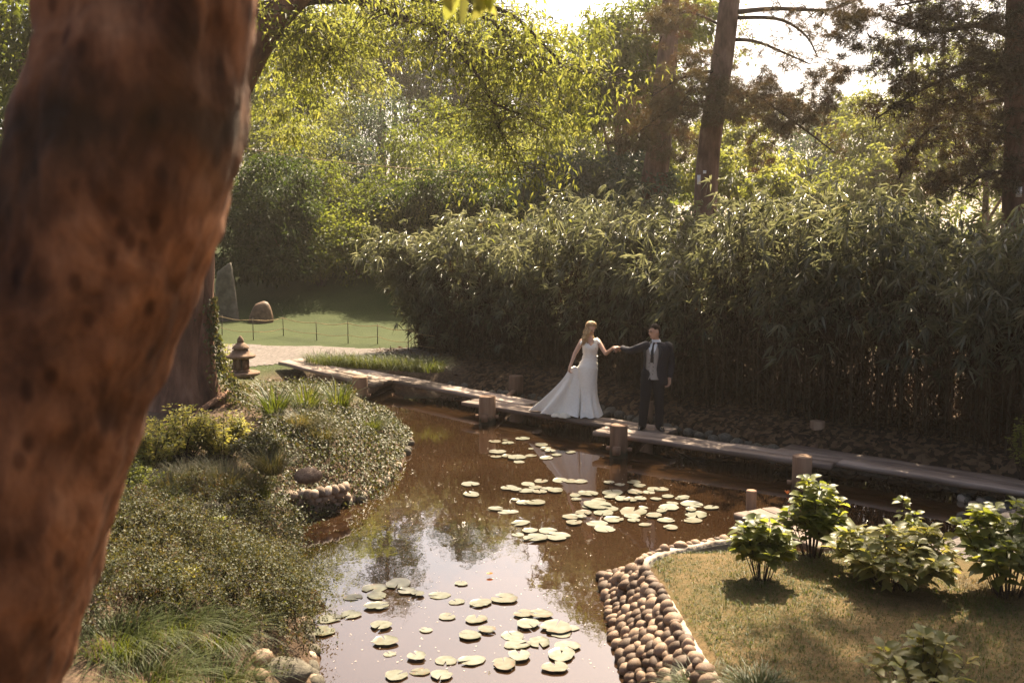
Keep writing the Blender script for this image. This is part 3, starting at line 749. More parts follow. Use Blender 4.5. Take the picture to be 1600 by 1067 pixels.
chains += hand_chains(wr, hdir, (-.1, -.4, -.8), .55) + hand_chains((.30, -.01, .84), (-.15, -.2, -1), (-.8, -.5, .1), .38)
remesh('body', chains, face, .0058, M['skin'], groom, 2)
# hair
mb = MB(); V_, f_ = ICO[3]; keep = []
Vl = V_.copy(); up_, fw_ = Vl[:, 2], Vl[:, 1]
hv = Vl * np.array([.083, .102, .116]); hv = hv * (1 + .035 * vnoise(Vl * 6, 4))[:, None] + np.array([0, -.008, .012])
mask = (up_ > .05 + .42 * np.clip(fw_, 0, 1)) | ((fw_ < -.05) & (up_ > -.6))
fk = f_[mask[f_].all(1)]
mb.add(hv @ hf.T + hc, [fk]); o = mb.build('hair', M['hair_dark'], groom, smooth=True)
sm = o.modifiers.new('thickness', 'SOLIDIFY'); sm.thickness = .012; sm.offset = -1
for sx in (-1, 1):
    mb = MB(); mb.sphere(hp((sx * .03, .088, .003)), (.011, .011, .007), 2); mb.build('eye', M['eye'], groom, smooth=True)
    mb = MB(); mb.tube([hp((sx * .014, .098, .022)), hp((sx * .03, .096, .028)), hp((sx * .048, .084, .022))], [.004, .005, .003], 6); mb.build('eyebrow', M['hair_dark'], groom)
mb = MB(); mb.sphere(hp((0, .094, -.054)), (.02, .02, .005), 2); mb.build('mouth', M['lips'], groom, smooth=True)
# trousers
remesh('trousers', [[((-.055, .01, .92), .115), ((-.095, -.015, .50), .083), ((-.125, .03, .10), .070), ((-.125, .03, .06), .072)],
    [((.115, .01, .92), .115), ((.135, -.025, .50), .083), ((.148, -.02, .10), .070), ((.148, -.02, .06), .072)], [((.03, .01, .90), .12), ((.035, .01, .97), .10)]], [], .012, M['trousers'], groom, 2)
for (fx, fy, rz) in ((-.145, -.03, .35), (.165, -.10, -.05)):
    mb = MB(); rings = []
    for t, w, h_ in ((-.10, .035, .075), (-.05, .045, .09), (.02, .043, .085), (.08, .046, .06), (.13, .042, .045), (.165, .028, .032), (.18, .01, .02)):
        a = np.arange(12) / 12 * 2 * math.pi
        xx = np.cos(a) * w; zz = np.maximum(np.sin(a) * h_ * .9, -.0) + .004 + .0 * a
        rings.append(np.column_stack([xx, np.full(12, -t), zz]))
    mb.ring_loft(rings, True, True, True); o = mb.build('shoe', M['shoe'], groom, smooth=True); o.location = (fx, fy + .03, .002); o.rotation_euler = (0, 0, -rz)
FR = -math.pi / 2 - .5
def torso(z):
    zs = [.76, .85, .95, 1.05, 1.15, 1.25, 1.33, 1.39, 1.43, 1.455]
    rx = np.interp(z, zs, [.215, .205, .19, .182, .19, .205, .21, .185, .12, .07]); ry = np.interp(z, zs, [.155, .15, .135, .128, .13, .138, .130, .11, .085, .065])
    return (np.interp(z, zs, [.05, .055, .06, .065, .075, .085, .09, .09, .085, .075]), .01, z, rx, ry)
def grow(t, g): return (t[0], t[1], t[2], t[3] + g, t[4] + g)
zs = np.linspace(.93, 1.455, 14)
mb = MB(); mb.ring_loft(shell([grow(torso(z), -.022) for z in zs], 28, None, FR)); mb.build('shirt', M['shirt'], groom, smooth=True)
mb = MB(); c_ = (.068, .0, 0); mb.ring_loft(shell([(.075, 0, 1.44, .066, .064), (.066, -.005, 1.485, .062, .060), (.068, -.004, 1.492, .068, .066), (.078, -.002, 1.452, .076, .074)], 24, [.1, .16, .22, .34], FR)); mb.build('collar', M['shirt'], groom, smooth=True)
zs = np.linspace(.84, 1.40, 22); oh = [max(.0, (z - 1.17) * 1.9) + .004 + max(0, (.875 - z) * 3) for z in zs]
mb = MB(); mb.ring_loft(shell([grow(torso(z), -.012) for z in zs], 40, oh, FR), False); o = mb.build('waistcoat', M['vest'], groom, smooth=True)
for z in (.93, .99, 1.05, 1.11):
    for sx in (-.10, .10):
        t_ = grow(torso(z), -.008); a = FR + sx * 2.2; mb = MB(); mb.sphere((t_[0] + math.cos(a) * t_[3], t_[1] + math.sin(a) * t_[4], z), .009, 1); mb.build('button', M['tie'], groom)
rings = []
for z, w in ((1.445, .016), (1.43, .02), (1.40, .014), (1.3, .026), (1.2, .033), (1.12, .035)):
    t_ = grow(torso(z), -.016 if z < 1.43 else .004); a = FR; c = np.array([t_[0] + math.cos(a) * t_[3], t_[1] + math.sin(a) * t_[4], z]); s_ = np.array([-math.sin(a), math.cos(a), 0]); n_ = np.array([math.cos(a), math.sin(a), 0])
    rings.append([c - s_ * w - n_ * .004, c - s_ * w * .5 + n_ * .008, c + s_ * w * .5 + n_ * .008, c + s_ * w - n_ * .004])
mb = MB(); mb.ring_loft(rings, True, True, True); mb.build('tie', M['tie'], groom, smooth=True)
zs = np.linspace(.74, 1.445, 22); oh = [np.interp(z, [.74, .9, 1.0, 1.2, 1.35, 1.445], [.95, .62, .56, .60, .55, .45]) for z in zs]
mb = MB(); mb.ring_loft(shell([grow(torso(z), .004 + .01 * math.sin(z * 25) * .3) for z in zs], 44, oh, FR), False)
for pts, rad in ((([-.085, .02, 1.375], [-.19, .15, 1.325], [-.29, .28, 1.27], [-.36, .37, 1.27], wr - hdir * .015), [.082, .072, .062, .054, .046]),
        (([.262, .02, 1.37], [.31, .05, 1.22], [.337, .07, 1.08], [.325, .035, .96], [.303, -.005, .855]), [.082, .072, .064, .056, .048])):
    pp = smooth_path(pts, 14); rr = np.interp(np.linspace(0, 1, 14), np.linspace(0, 1, len(rad)), rad) * (1 + .04 * np.sin(np.arange(14) * 2.1)); mb.tube(pp, rr, 14); mb.sphere(pts[0], .082, 2)
o = mb.build('jacket', M['suit'], groom, smooth=True); sm = o.modifiers.new('thickness', 'SOLIDIFY'); sm.thickness = .006; sm.offset = 1
for sg in (-1, 1):
    rings = []
    for z in np.linspace(1.0, 1.435, 10):
        t_ = grow(torso(z), .014); o1 = np.interp(z, [1.0, 1.2, 1.35, 1.445], [.555, .60, .55, .45]); w = np.interp(z, [1.0, 1.25, 1.3, 1.435], [.02, .30, .34, .10])
        rings.append([[t_[0] + math.cos(FR + sg * a) * t_[3], t_[1] + math.sin(FR + sg * a) * t_[4], z] for a in (o1 - .02, o1 + w * .5, o1 + w)])
    mb = MB(); mb.ring_loft(rings, False); o = mb.build('lapel', M['tie'], groom, smooth=True); sm = o.modifiers.new('thickness', 'SOLIDIFY'); sm.thickness = .006
mb = MB(); mb.tube([wr - hdir * .03, wr - hdir * .004], [.042, .042], 14); mb.build('cuff', M['shirt'], groom)

# --- bride
bd = (HANDW - BW) / PS
bride = thing('person', 'woman with long blond curls in a white lace wedding dress, lifting her train', 'person', BW); bride.scale = (PS, PS, PS)
hf = frame((.50, -.80, -.34)); hc = np.array([.075, -.01, 1.555])
face = [((hc), (.068, .084, .100), hf), (hp((0, .012, -.055)), (.052, .066, .060), hf), (hp((0, .058, -.082)), (.024, .02, .02), hf),
    (hp((0, .089, -.016)), (.009, .015, .02), hf), (hp((0, .078, -.05)), (.022, .008, .010), hf)]
ldir = unit(np.array([.75, -.55, .15])); wl = bd - ldir * .085 + np.array([.0, .01, .012])
wrr = np.array([-.285, -.09, .90])
chains = [[((.03, 0, .88), .13), ((.065, 0, 1.06), .092), ((.07, 0, 1.2), .105), ((.07, .005, 1.32), .075), ((.07, 0, 1.40), .043), ((.073, -.005, 1.48), .043)],
    [((.07, .01, 1.33), .06), ((-.075, .01, 1.325), .048), ((-.20, -.02, 1.11), .036), (wrr, .023)],
    [((.07, .01, 1.33), .06), ((.205, .01, 1.33), .048), ((.33, -.16, 1.13), .036), (wl, .023)],
    [((-.03, 0, .85), .09), ((-.03, -.01, .48), .055), ((-.02, .02, .09), .038)], [((.10, 0, .85), .09), ((.09, -.01, .48), .055), ((.08, .02, .09), .038)]]
chains += hand_chains(wl, ldir, (.3, .2, -.9), .5, .165) + hand_chains(wrr, (-.25, -.1, -.9), (.75, .2, -.15), .6, .165)
remesh('body', chains, face + [((.02, -.075, 1.215), (.055, .055, .055), None), ((.125, -.075, 1.215), (.055, .055, .055), None)], .0058, M['skin_light'], bride, 2)
for sx in (-1, 1):
    mb = MB(); mb.sphere(hp((sx * .027, .079, .0)), (.011, .009, .005), 2); mb.build('eye', M['eye'], bride, smooth=True)
    mb = MB(); mb.tube([hp((sx * .013, .087, .018)), hp((sx * .03, .085, .023)), hp((sx * .044, .073, .016))], [.002, .003, .002], 6); mb.build('eyebrow', M['hair_blond'], bride)
mb = MB(); mb.sphere(hp((0, .086, -.052)), (.018, .012, .006), 2); mb.build('mouth', M['lips'], bride, smooth=True)
# hair: a waved cap and curls gathered over one shoulder
mb = MB(); V_, f_ = ICO[3]; Vl = V_; up_, fw_ = Vl[:, 2], Vl[:, 1]
hv = Vl * np.array([.085, .100, .112]) * (1 + .05 * vnoise(Vl * 7, 9))[:, None] + np.array([0, -.012, .014])
mask = (up_ > .25 + .45 * np.clip(fw_, 0, 1)) | ((fw_ < .1) & (up_ > -.8)); fk = f_[mask[f_].all(1)]
mb.add(hv @ hf.T + hc, [fk])
r_ = np.random.default_rng(3)
for k in range(46):
    a = r_.uniform(0, 1); st = hp((-.05 - .03 * r_.uniform(), .045 - .12 * a, .06 - .05 * r_.uniform()))
    if k % 3 == 0: st = hp((.075, .03 - .1 * a, .03)); endp = np.array([.10 + r_.uniform(-.02, .05), .03, 1.36])
    else: endp = np.array([-.03 + r_.normal() * .025, -.10 + r_.normal() * .02, 1.24 + r_.uniform(0, .12)])
    midp = (st + endp) / 2 + np.array([-.045 if k % 3 else .015, -.03, .03]) + r_.normal(size=3) * .012
    pp = smooth_path([st, midp, endp], 16); t_ = np.linspace(0, 1, 16)[:, None]; ph = r_.uniform(0, 6)
    pp = pp + np.column_stack([np.sin(t_ * 16 + ph), np.cos(t_ * 16 + ph), np.sin(t_ * 12 + ph) * .4]) * .011 * np.minimum(1, t_ * 2.5)
    mb.tube(pp, np.interp(t_[:, 0], [0, .3, .8, 1], [.010, .014, .012, .004]), 6, True, r_.uniform())
for k in range(44):
    th = r_.uniform(-1.15, 1.15); ph = r_.uniform(0, 6); ts = np.linspace(math.radians(38), math.radians(215), 14)
    pts = np.array([hp((.088 * math.sin(th) * (1 + .12 * math.cos(t)), -.010 + .100 * math.cos(t) * math.cos(th), .012 + .112 * math.sin(t) * math.cos(th * .75))) for t in ts])
    pts = pts + np.column_stack([np.sin(ts * 7 + ph), np.cos(ts * 7 + ph), np.sin(ts * 5 + ph) * .5]) * .006
    mb.tube(pts, np.interp(ts, [ts[0], ts[3], ts[-1]], [.005, .011, .010]), 6, True, r_.uniform())
mb.build('hair', M['hair_blond'], bride, smooth=True)
# dress
def dress_ring(z):
    zz = [0, .1, .22, .4, .6, .78, .88, .98, 1.06, 1.14, 1.2, 1.25, 1.285]
    cx_ = np.interp(z, zz, [.055, .05, .042, .035, .028, .025, .03, .052, .065, .068, .07, .07, .07])
    rx = np.interp(z, zz, [.235, .215, .185, .165, .168, .178, .178, .145, .122, .128, .14, .142, .138]); ry = np.interp(z, zz, [.24, .22, .18, .15, .15, .155, .15, .12, .102, .112, .135, .135, .12])
    cy_ = np.interp(z, zz, [.0, 0, 0, 0, 0, 0, 0, 0, 0, -.004, -.012, -.012, -.008])
    return cx_, cy_, rx, ry
rings = []; n = 64; a = np.arange(n) / n * 2 * math.pi
for z in np.concatenate([np.linspace(.012, .8, 26), np.linspace(.83, 1.285, 22)]):
    cx_, cy_, rx, ry = dress_ring(z); k = np.clip((.62 - z) / .62, 0, 1) ** 1.3
    fo = 1 + k * (.13 * np.sin(a * 8 + z * 2) + .06 * np.sin(a * 14 + 1)) + .006 * np.sin(a * 23 + z * 60)
    wr_ = .006 * np.sin(z * 70 + 3 * np.sin(a)) * (1 if .8 < z < 1.15 else 0)
    zz_ = np.full(n, z)
    if z > 1.2: zz_ = z + (z - 1.2) * (.25 * np.abs(np.sin(a * 1 + .0)) - .5 * np.exp(-((a - 1.5 * math.pi) / .22) ** 2) + .0) 
    rings.append(np.column_stack([cx_ + np.cos(a) * rx * fo + wr_, cy_ + np.sin(a) * ry * fo, zz_ + (.012 * np.sin(a * 9) if z < .05 else 0)]))
mb = MB(); mb.ring_loft(rings, True); dr = mb.build('dress', M['dress'], bride, smooth=True)
# train, held up by the hand and falling to the deck behind
tip = P(848, 640, DECK) - BW; dvec = unit(ends[1][0] - ends[1][1])
rings = []; n = 72; a = np.arange(n) / n * 2 * math.pi
hand_c = np.array([-.285, -.10, .845])
for t in np.linspace(0, 1, 30):
    cx0 = np.array([-.20, -.03, .86]); c1 = np.array([-.40, .16, .012])
    e = t ** 1.25
    c = cx0 * (1 - e) + c1 * e; c[2] = .845 * (1 - t) + .012 * t + .03 * math.sin(math.pi * t)
    hl = .115 + .385 * t ** 1.5; hw = .028 + .19 * t ** .9
    ax = unit(np.array([-1.0, -.25, 0]) * (1 - t) + np.array([-1.0, .55, 0]) * t); sd = np.array([-ax[1], ax[0], 0])
    fo = 1 + t ** .7 * (.24 * np.sin(a * 6 + 1.5) + .12 * np.sin(a * 11 + t * 1.5))
    R = c + (np.cos(a) * hl * fo)[:, None] * ax + (np.sin(a) * hw * fo)[:, None] * sd
    R[:, 2] += (1 - t) * .05 * (1 - np.abs(np.cos(a))) + (.025 * np.maximum(0, np.sin(a * 7)) * t ** 3)
    rings.append(R)
mb = MB(); mb.ring_loft(rings, True, True, False); mb.build('train', M['dress'], bride, smooth=True)
for (x0, y0, ln, rz, h_) in ((-.52, -.03, .2, .4, .07), (-.38, -.12, .22, -.2, .08), (-.60, .16, .18, .9, .06)):
    mb = MB(); rings = []
    for t in np.linspace(-1, 1, 10):
        aa = np.linspace(0, math.pi, 8); w = .075 * math.sqrt(max(0.02, 1 - t * t)) * (1 + .2 * math.sin(t * 6))
        rings.append(np.column_stack([np.full(8, t * ln / 2), np.cos(aa) * w, np.sin(aa) * h_ * math.sqrt(max(.02, 1 - t * t)) + .003]))
    mb.ring_loft(rings, False); o = mb.build('train_fold', M['satin'], bride, smooth=True); o.location = (x0, y0, 0); o.rotation_euler = (0, 0, rz)
for sx, c in ((-1, (-.065, .0, 1.335)), (1, (.20, .0, 1.34))):
    rings = []
    for t in np.linspace(0, 1, 9):
        aa = np.linspace(-.4, math.pi + .4, 14); cx_ = c[0] - sx * .075 + sx * .125 * t; cz = c[2] - .012 + .02 * math.sin(t * 2.4) - .05 * t * t; r_c = .07 + .004 * math.sin(t * 14)
        rings.append(np.column_stack([np.full(14, cx_), c[1] + np.cos(aa) * r_c * 1.0, cz - .012 + np.sin(aa) * (.058 - .01 * t)]))
    mb = MB(); mb.ring_loft(rings, False); o = mb.build('lace_sleeve', M['dress'], dr, smooth=True)
    mb = MB(); x1 = .07 + sx * .085; mb.tube(smooth_path([(x1 - sx * .0, -.125, 1.22), (x1 + sx * .01, -.105, 1.29), (x1 + sx * .03, -.055, 1.365), (x1 + sx * .03, .03, 1.37), (x1, .10, 1.26)], 14), .016, 6); mb.build('strap', M['dress'], dr, smooth=True)
mb = MB(); mb.tube([(.07 + math.cos(t) * .124, math.sin(t) * .104, 1.065 + .004 * math.sin(t * 3)) for t in np.linspace(0, 6.283, 40)], .012, 6); mb.build('sash', M['dress'], dr, smooth=True)

# ------------------------------------------------------------------ water lilies and what floats
def lily_mat(name, cols):
    m, nt, out = new_mat(name); b = principled(nt, out, .32, .5)
    tc = N(nt, 'ShaderNodeTexCoord'); oi = N(nt, 'ShaderNodeObjectInfo')
    no = N(nt, 'ShaderNodeTexNoise', noise_dimensions='4D'); no.inputs['Scale'].default_value = 2.2; no.inputs['Detail'].default_value = 5
    nt.links.new(tc.outputs['Object'], no.inputs['Vector'])
    mm = N(nt, 'ShaderNodeMath', operation='MULTIPLY'); mm.inputs[1].default_value = 31; nt.links.new(oi.outputs['Random'], mm.inputs[0]); nt.links.new(mm.outputs[0], no.inputs['W'])
    ma = N(nt, 'ShaderNodeMath', operation='MULTIPLY_ADD'); ma.inputs[1].default_value = .35; nt.links.new(oi.outputs['Random'], ma.inputs[0])
    sb = N(nt, 'ShaderNodeMath', operation='SUBTRACT'); sb.inputs[1].default_value = .17; nt.links.new(no.outputs[0], sb.inputs[0]); nt.links.new(sb.outputs[0], ma.inputs[2])
    r = ramp(nt, cols); nt.links.new(ma.outputs[0], r.inputs[0])
    le = N(nt, 'ShaderNodeVectorMath', operation='LENGTH'); nt.links.new(tc.outputs['Object'], le.inputs[0])
    ed_ = N(nt, 'ShaderNodeMath', operation='MULTIPLY_ADD'); ed_.inputs[1].default_value = .55; nt.links.new(no.outputs[0], ed_.inputs[0]); nt.links.new(le.outputs['Value'], ed_.inputs[2])
    er_ = ramp(nt, [(.0, (0, 0, 0)), (.62, (0, 0, 0)), (.74, (1, 1, 1))]); hv_ = N(nt, 'ShaderNodeMath', operation='MULTIPLY'); hv_.inputs[1].default_value = .5
    nt.links.new(ed_.outputs[0], hv_.inputs[0]); nt.links.new(hv_.outputs[0], er_.inputs[0])
    mx = N(nt, 'ShaderNodeMix', data_type='RGBA'); mx.inputs[7].default_value = (.10, .05, .02, 1); nt.links.new(er_.outputs[0], mx.inputs[0]); nt.links.new(r.outputs[0], mx.inputs[6]); nt.links.new(mx.outputs[2], b.inputs['Base Color'])
    return m
M['lily'] = lily_mat('lily', [(.22, (.12, .07, .033)), (.36, (.09, .09, .05)), (.55, (.125, .125, .085)), (.8, (.18, .17, .13))])
def pad_mesh(seed):
    r = np.random.default_rng(seed); n = 30; notch = r.uniform(.03, .24)
    a = np.linspace(notch, 2 * math.pi - notch, n); rr = 1 + .06 * np.sin(a * 2 + r.uniform(0, 6)) + .045 * np.sin(a * 3 + r.uniform(0, 6)) + .03 * np.sin(a * 7 + r.uniform(0, 6)) - (.22 * np.exp(-((a - r.uniform(1, 5)) / .16) ** 2) if seed % 3 == 0 else 0)
    V = [[.08, 0, .004]]
    lift = r.uniform(.0, .06)
    for k, f in ((0, .55), (1, .93), (2, 1.0)):
        for q_, ang in enumerate(a):
            z = (.006, .008, .018)[k] + (lift * max(0, math.sin(ang * 1 + seed)) if k == 2 else 0) + .012 * math.sin(ang * 5 + seed) * (k == 2)
            V.append([math.cos(ang) * rr[q_] * f, math.sin(ang) * rr[q_] * f, z])
    tri = [[0, 1 + q_, 2 + q_] for q_ in range(n - 1)]; qd = [[1 + k * n + q_, 1 + (k + 1) * n + q_, 2 + (k + 1) * n + q_, 2 + k * n + q_] for k in (0, 1) for q_ in range(n - 1)]
    me = mesh_np('lily_pad', V, [np.array(tri), np.array(qd)], smooth=True); me.materials.append(M['lily']); return me
PADS = [pad_mesh(k) for k in range(16)]
CL = {}
CL['far'] = ('round lily pad in the scattered cluster nearest the bridge', 3.478, 680, 670, [(325,68,70),(380,62,35),(395,78,65),(475,55,85),(578,90,70),(600,110,55),(625,124,60),(520,108,35),(660,142,65),(735,128,65),(338,127,105),(330,155,60),(390,152,60),(445,160,100),(455,180,70),(520,147,60),(605,160,75)])
CL['lone'] = ('lily pad floating alone in open brown water apart from the clusters', 3.478, 680, 670, [(190,303,105),(197,360,105)])
CL['mid'] = ('pale lily pad in the cluster over the reflection of the wedding dress', 3.478, 680, 670, [(400,325,90),(440,335,80),(505,300,80),(575,285,90),(545,320,80),(500,340,90),(570,345,80),(610,330,70),(655,340,100),(680,280,95),(740,285,80),(790,288,70),(435,388,55),(480,405,80),(545,405,100),(330,440,75),(380,452,80),(420,452,75),(762,362,75),(765,385,55),(835,355,100),(800,350,60)])
CL['big'] = ('lily pad in the largest dense raft in the middle of the pond', 3.478, 680, 670, [(945,297,60),(1005,303,60),(1080,290,80),(1110,310,70),(965,350,110),(960,372,90),(1020,385,85),(1085,350,85),(1160,345,70),(1190,330,80),(1230,330,80),(1265,370,80),(1200,385,60),(1060,390,90),(1115,385,70),(1290,405,70),(1330,380,60),(1395,412,130),(1350,375,70),(1500,432,90),(1270,432,110),(1390,445,75),(1130,428,55),(1420,468,140),(1400,500,100),(1255,500,80),(1280,540,90),(1190,475,90),(1230,452,70),(1075,450,145),(1070,475,90),(1140,523,70),(1080,500,75),(970,497,120),(890,395,85),(880,420,150),(935,432,110),(915,457,110),(835,425,75),(805,458,105),(738,482,85),(795,482,55),(755,515,100),(880,515,110),(920,545,140)])
CL['knot'] = ('lily pad in the tight knot at the edge of the sky reflection', 3.478, 680, 670, [(463,514,95),(610,557,110),(515,557,95),(665,590,130),(545,598,130),(450,575,70)])
CL['near'] = ('lily pad in the loose raft lying on the bright sky reflection', 2.963, 420, 820, [(490,295,130),(500,330,100),(600,275,120),(640,310,90),(500,380,110),(690,325,70),(790,327,120),(870,357,75),(890,273,65),(980,365,110),(1090,345,120),(520,470,105),(540,545,130),(560,598,65),(727,488,70),(825,427,90),(960,440,120),(930,515,110),(1010,490,80),(685,615,90),(700,680,90),(820,630,100),(940,630,120),(590,700,120),(800,700,120),(1090,650,120),(1160,612,125)])
CL['bank'] = ('sunlit lily pad close to the creeper-covered bank', 2.963, 420, 820, [(390,335,95),(280,435,115),(380,417,95),(250,495,140)])
CL['wall'] = ('sunlit lily pad in the raft nearest the curved cobble wall', 2.963, 420, 820, [(1180,415,110),(1260,418,120),(1200,465,130),(1130,515,110),(1150,555,120),(1250,545,130),(1380,565,140),(1355,605,150),(1325,665,130),(1330,480,150),(1345,500,120),(1400,480,70)])
GRP = {'far': 'lily pads near the bridge', 'lone': 'two lone lily pads', 'mid': 'lily pads over the dress reflection', 'big': 'largest raft of lily pads', 'knot': 'tight knot of lily pads', 'near': 'lily pads on the sky reflection', 'bank': 'lily pads by the creeper bank', 'wall': 'lily pads by the cobble wall'}
n_ = 0
for key, (lab, sc_, ox, oy, lst) in CL.items():
    big_i = max(range(len(lst)), key=lambda q: lst[q][2]); low_i = max(range(len(lst)), key=lambda q: lst[q][1]); top_i = min(range(len(lst)), key=lambda q: lst[q][1]); sm_i = min(range(len(lst)), key=lambda q: lst[q][2])
    for qi, (u, v, w) in enumerate(lst):
        pre = 'widest ' if qi == big_i else 'nearest ' if qi == low_i else 'farthest ' if qi == top_i else 'smallest ' if qi == sm_i else ''
        p = P(ox + u / sc_, oy + v / sc_, 0); r = w / sc_ / F * p[1] / 2 * (1.0 if key in ('near', 'wall', 'bank') else 1.02) * random.uniform(.88, 1.1)
        o = bpy.data.objects.new('lily_pad', PADS[(n_ * 7) % 16]); C.objects.link(o)
        o.location = (p[0], p[1], .004 + .0035 * (n_ % 7)); o.scale = (r * random.uniform(.95, 1.05), r * random.uniform(.9, 1.02), r * .6); o.rotation_euler = (random.gauss(0, .012), random.gauss(0, .012), random.uniform(0, 6.28))
        tag(o, (pre if len(lst) > 2 else ('nearer ' if qi else 'farther ')) + lab, 'lily pad', GRP[key]); n_ += 1
# floating specks, a fallen flower, twigs
mb = MB(); r_ = RNG
pts = np.array([P(r_.uniform(460, 1150), 610 + 440 * r_.uniform() ** 1.2, .004) for _ in range(900)]); pts = pts[pond_dist(pts[:, 0], pts[:, 1]) < -.05]
mb.leaves(pts, rnd_unit(len(pts)) * [1, 1, .05], np.tile([0, 0, 1.0], (len(pts), 1)), r_.uniform(.008, .03, len(pts)), r_.uniform(.006, .014, len(pts)), 0, 0)
o = mb.build('floating_debris', plain('petals', (.5, .42, .34), .7, .3)); tag(o, 'pale specks of leaf and petal litter floating on the pond', 'debris', kind='stuff')
p = P(765, 900, .0); mb = MB(); k = 9; an = np.arange(k) / k * 6.283
mb.big_leaves(np.tile(p + [0, 0, .02], (k, 1)), np.column_stack([np.cos(an), np.sin(an), np.full(k, .6)]), np.tile([0, 0, 1.0], (k, 1)), .05, .026, .2, .2)
tag(mb.build('fallen_flower', leaf_mat('orange_petal', [(.5, .16, .03), (.65, .25, .06)], .4, (1.2, .8, .4))), 'single orange blossom floating on the bright sky reflection', 'flower')
mb = MB()
for pl in ([(1040, 705), (1075, 712), (1110, 718), (1160, 722)], [(1055, 703), (1080, 716), (1105, 724)], [(1090, 722), (1120, 716), (1150, 712)]):
    mb.tube(smooth_path([P(a_, b_, .015) for a_, b_ in pl], 10), [.012] * 10, 5)
tag(mb.build('fallen_branch', M['branch']), 'thin dead branch lying in the water below the bridge', 'branch')

# ------------------------------------------------------------------ bamboo hedge
BAM = smooth_path([(-2.6, 26.6), (-1.9, 25.4), (-.9, 24.4), (.2, 23.5), (1.5, 21.9), (2.95, 19.3), (4.3, 17.7), (5.7, 16.3), (7.1, 15.0), (8.8, 13.6), (11, 12)], 200)
bseg = np.concatenate([[0], np.cumsum(np.linalg.norm(np.diff(BAM, axis=0), axis=1))])
def bam_at(f):
    s = f * bseg[-1]; k = np.interp(s, bseg, np.arange(200.)); i0 = np.minimum(k.astype(int), 198); q_ = (k - i0)[:, None]
    p_ = BAM[i0] * (1 - q_) + BAM[i0 + 1] * q_; d_ = unit(BAM[i0 + 1] - BAM[i0]); return p_, np.column_stack([-d_[:, 1], d_[:, 0]])   # normal points away from the pond
hedge = thing('bamboo_hedge', 'long dense bamboo hedge with drooping leaves behind the couple', 'bamboo hedge', (2, 20, .4))
nc = 950
f = RNG.uniform(0, 1, nc); f[:90] = RNG.uniform(0, .06, 90)
p_, nn = bam_at(f); dep = RNG.uniform(0, 1, nc) ** 1.3 * 2.4
base = np.column_stack([p_ + nn * dep[:, None], np.zeros(nc)]); base[:, 2] = height(base[:, 0], base[:, 1]) - .05
hgt = RNG.uniform(3.1, 3.75, nc) + .38 * np.sin(f * 23 + .5) + .3 * np.sin(f * 47 + 1) + .25 * dep / 2.4; hgt *= np.interp(f, [0, .05, .12, 1], [.62, .85, 1, 1.04])
lean = RNG.normal(size=(nc, 2)) * .16 - nn * RNG.uniform(.0, .75, nc)[:, None] * (dep[:, None] < 1.2)
lean[f < .06] += np.array([-.9, -.15])
T = np.linspace(0, 1, 7)
def cane_pt(i_, t):
    t = np.asarray(t)[:, None]; return base[i_] + np.column_stack([np.zeros_like(t), np.zeros_like(t), hgt[i_][:, None] * (t - .06 * t ** 3)]) + np.concatenate([lean[i_] * t ** 2.4, 0 * t], 1) * (hgt[i_] / 3.3)[:, None]
mb = MB()
for k in range(nc):
    pts = cane_pt(np.full(7, k), T); mb.tube(pts, np.linspace(.014, .004, 7) * RNG.uniform(.7, 1.3), 4, False, RNG.uniform())
o = mb.build('canes', M['cane'], hedge, kind='stuff', origin=(2, 20, .4))
nb = 13500
ci = RNG.integers(0, nc, nb); lowt = np.interp(f[ci], [0, .25, .45, 1], [.12, .24, .38, .42]) + .06 * np.sin(f[ci] * 60)
t = lowt + (1 - lowt) * RNG.uniform(0, 1, nb) ** .62
bp = cane_pt(ci, t) + RNG.normal(size=(nb, 3)) * [.16, .16, .12]; nn_b = np.column_stack([nn[ci], np.zeros(nb)])
bp -= nn_b * (RNG.uniform(-.1, .45, nb) * (dep[ci] < 1.0))[:, None]
lp = np.repeat(bp, 7, 0) + RNG.normal(size=(nb * 7, 3)) * .02
bdir = unit(-nn_b * .5 + RNG.normal(size=(nb, 3)) * .55 + [0, 0, -.15]); ld = unit(np.repeat(bdir, 7, 0) + RNG.normal(size=(nb * 7, 3)) * .55)
mb = MB(); tone = np.clip(np.repeat(RNG.normal(.62, .16, nb), 7) + RNG.normal(size=nb * 7) * .07, .15, 1)
mb.leaves(lp, ld, RNG.normal(size=(nb * 7, 3)) * .35 + [0, 0, 1], RNG.uniform(.17, .30, nb * 7), RNG.uniform(.026, .042, nb * 7), .1, .38, .35, tone)
mb.build('foliage', M['bamboo_leaf'], hedge, kind='stuff', origin=(2, 20, .4))
# dead leaves inside the stand, added dark and dense to block light from behind
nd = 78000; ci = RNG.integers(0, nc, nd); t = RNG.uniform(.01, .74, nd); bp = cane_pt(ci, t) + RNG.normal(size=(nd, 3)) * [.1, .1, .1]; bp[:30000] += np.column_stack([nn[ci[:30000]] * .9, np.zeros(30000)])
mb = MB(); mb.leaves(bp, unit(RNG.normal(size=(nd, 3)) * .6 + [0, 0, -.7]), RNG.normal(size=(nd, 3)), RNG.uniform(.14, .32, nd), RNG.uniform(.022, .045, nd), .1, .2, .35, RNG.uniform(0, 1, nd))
mb.build('dead_leaf_filler', M['bamboo_dead'], hedge, kind='stuff', origin=(2, 20, .4))
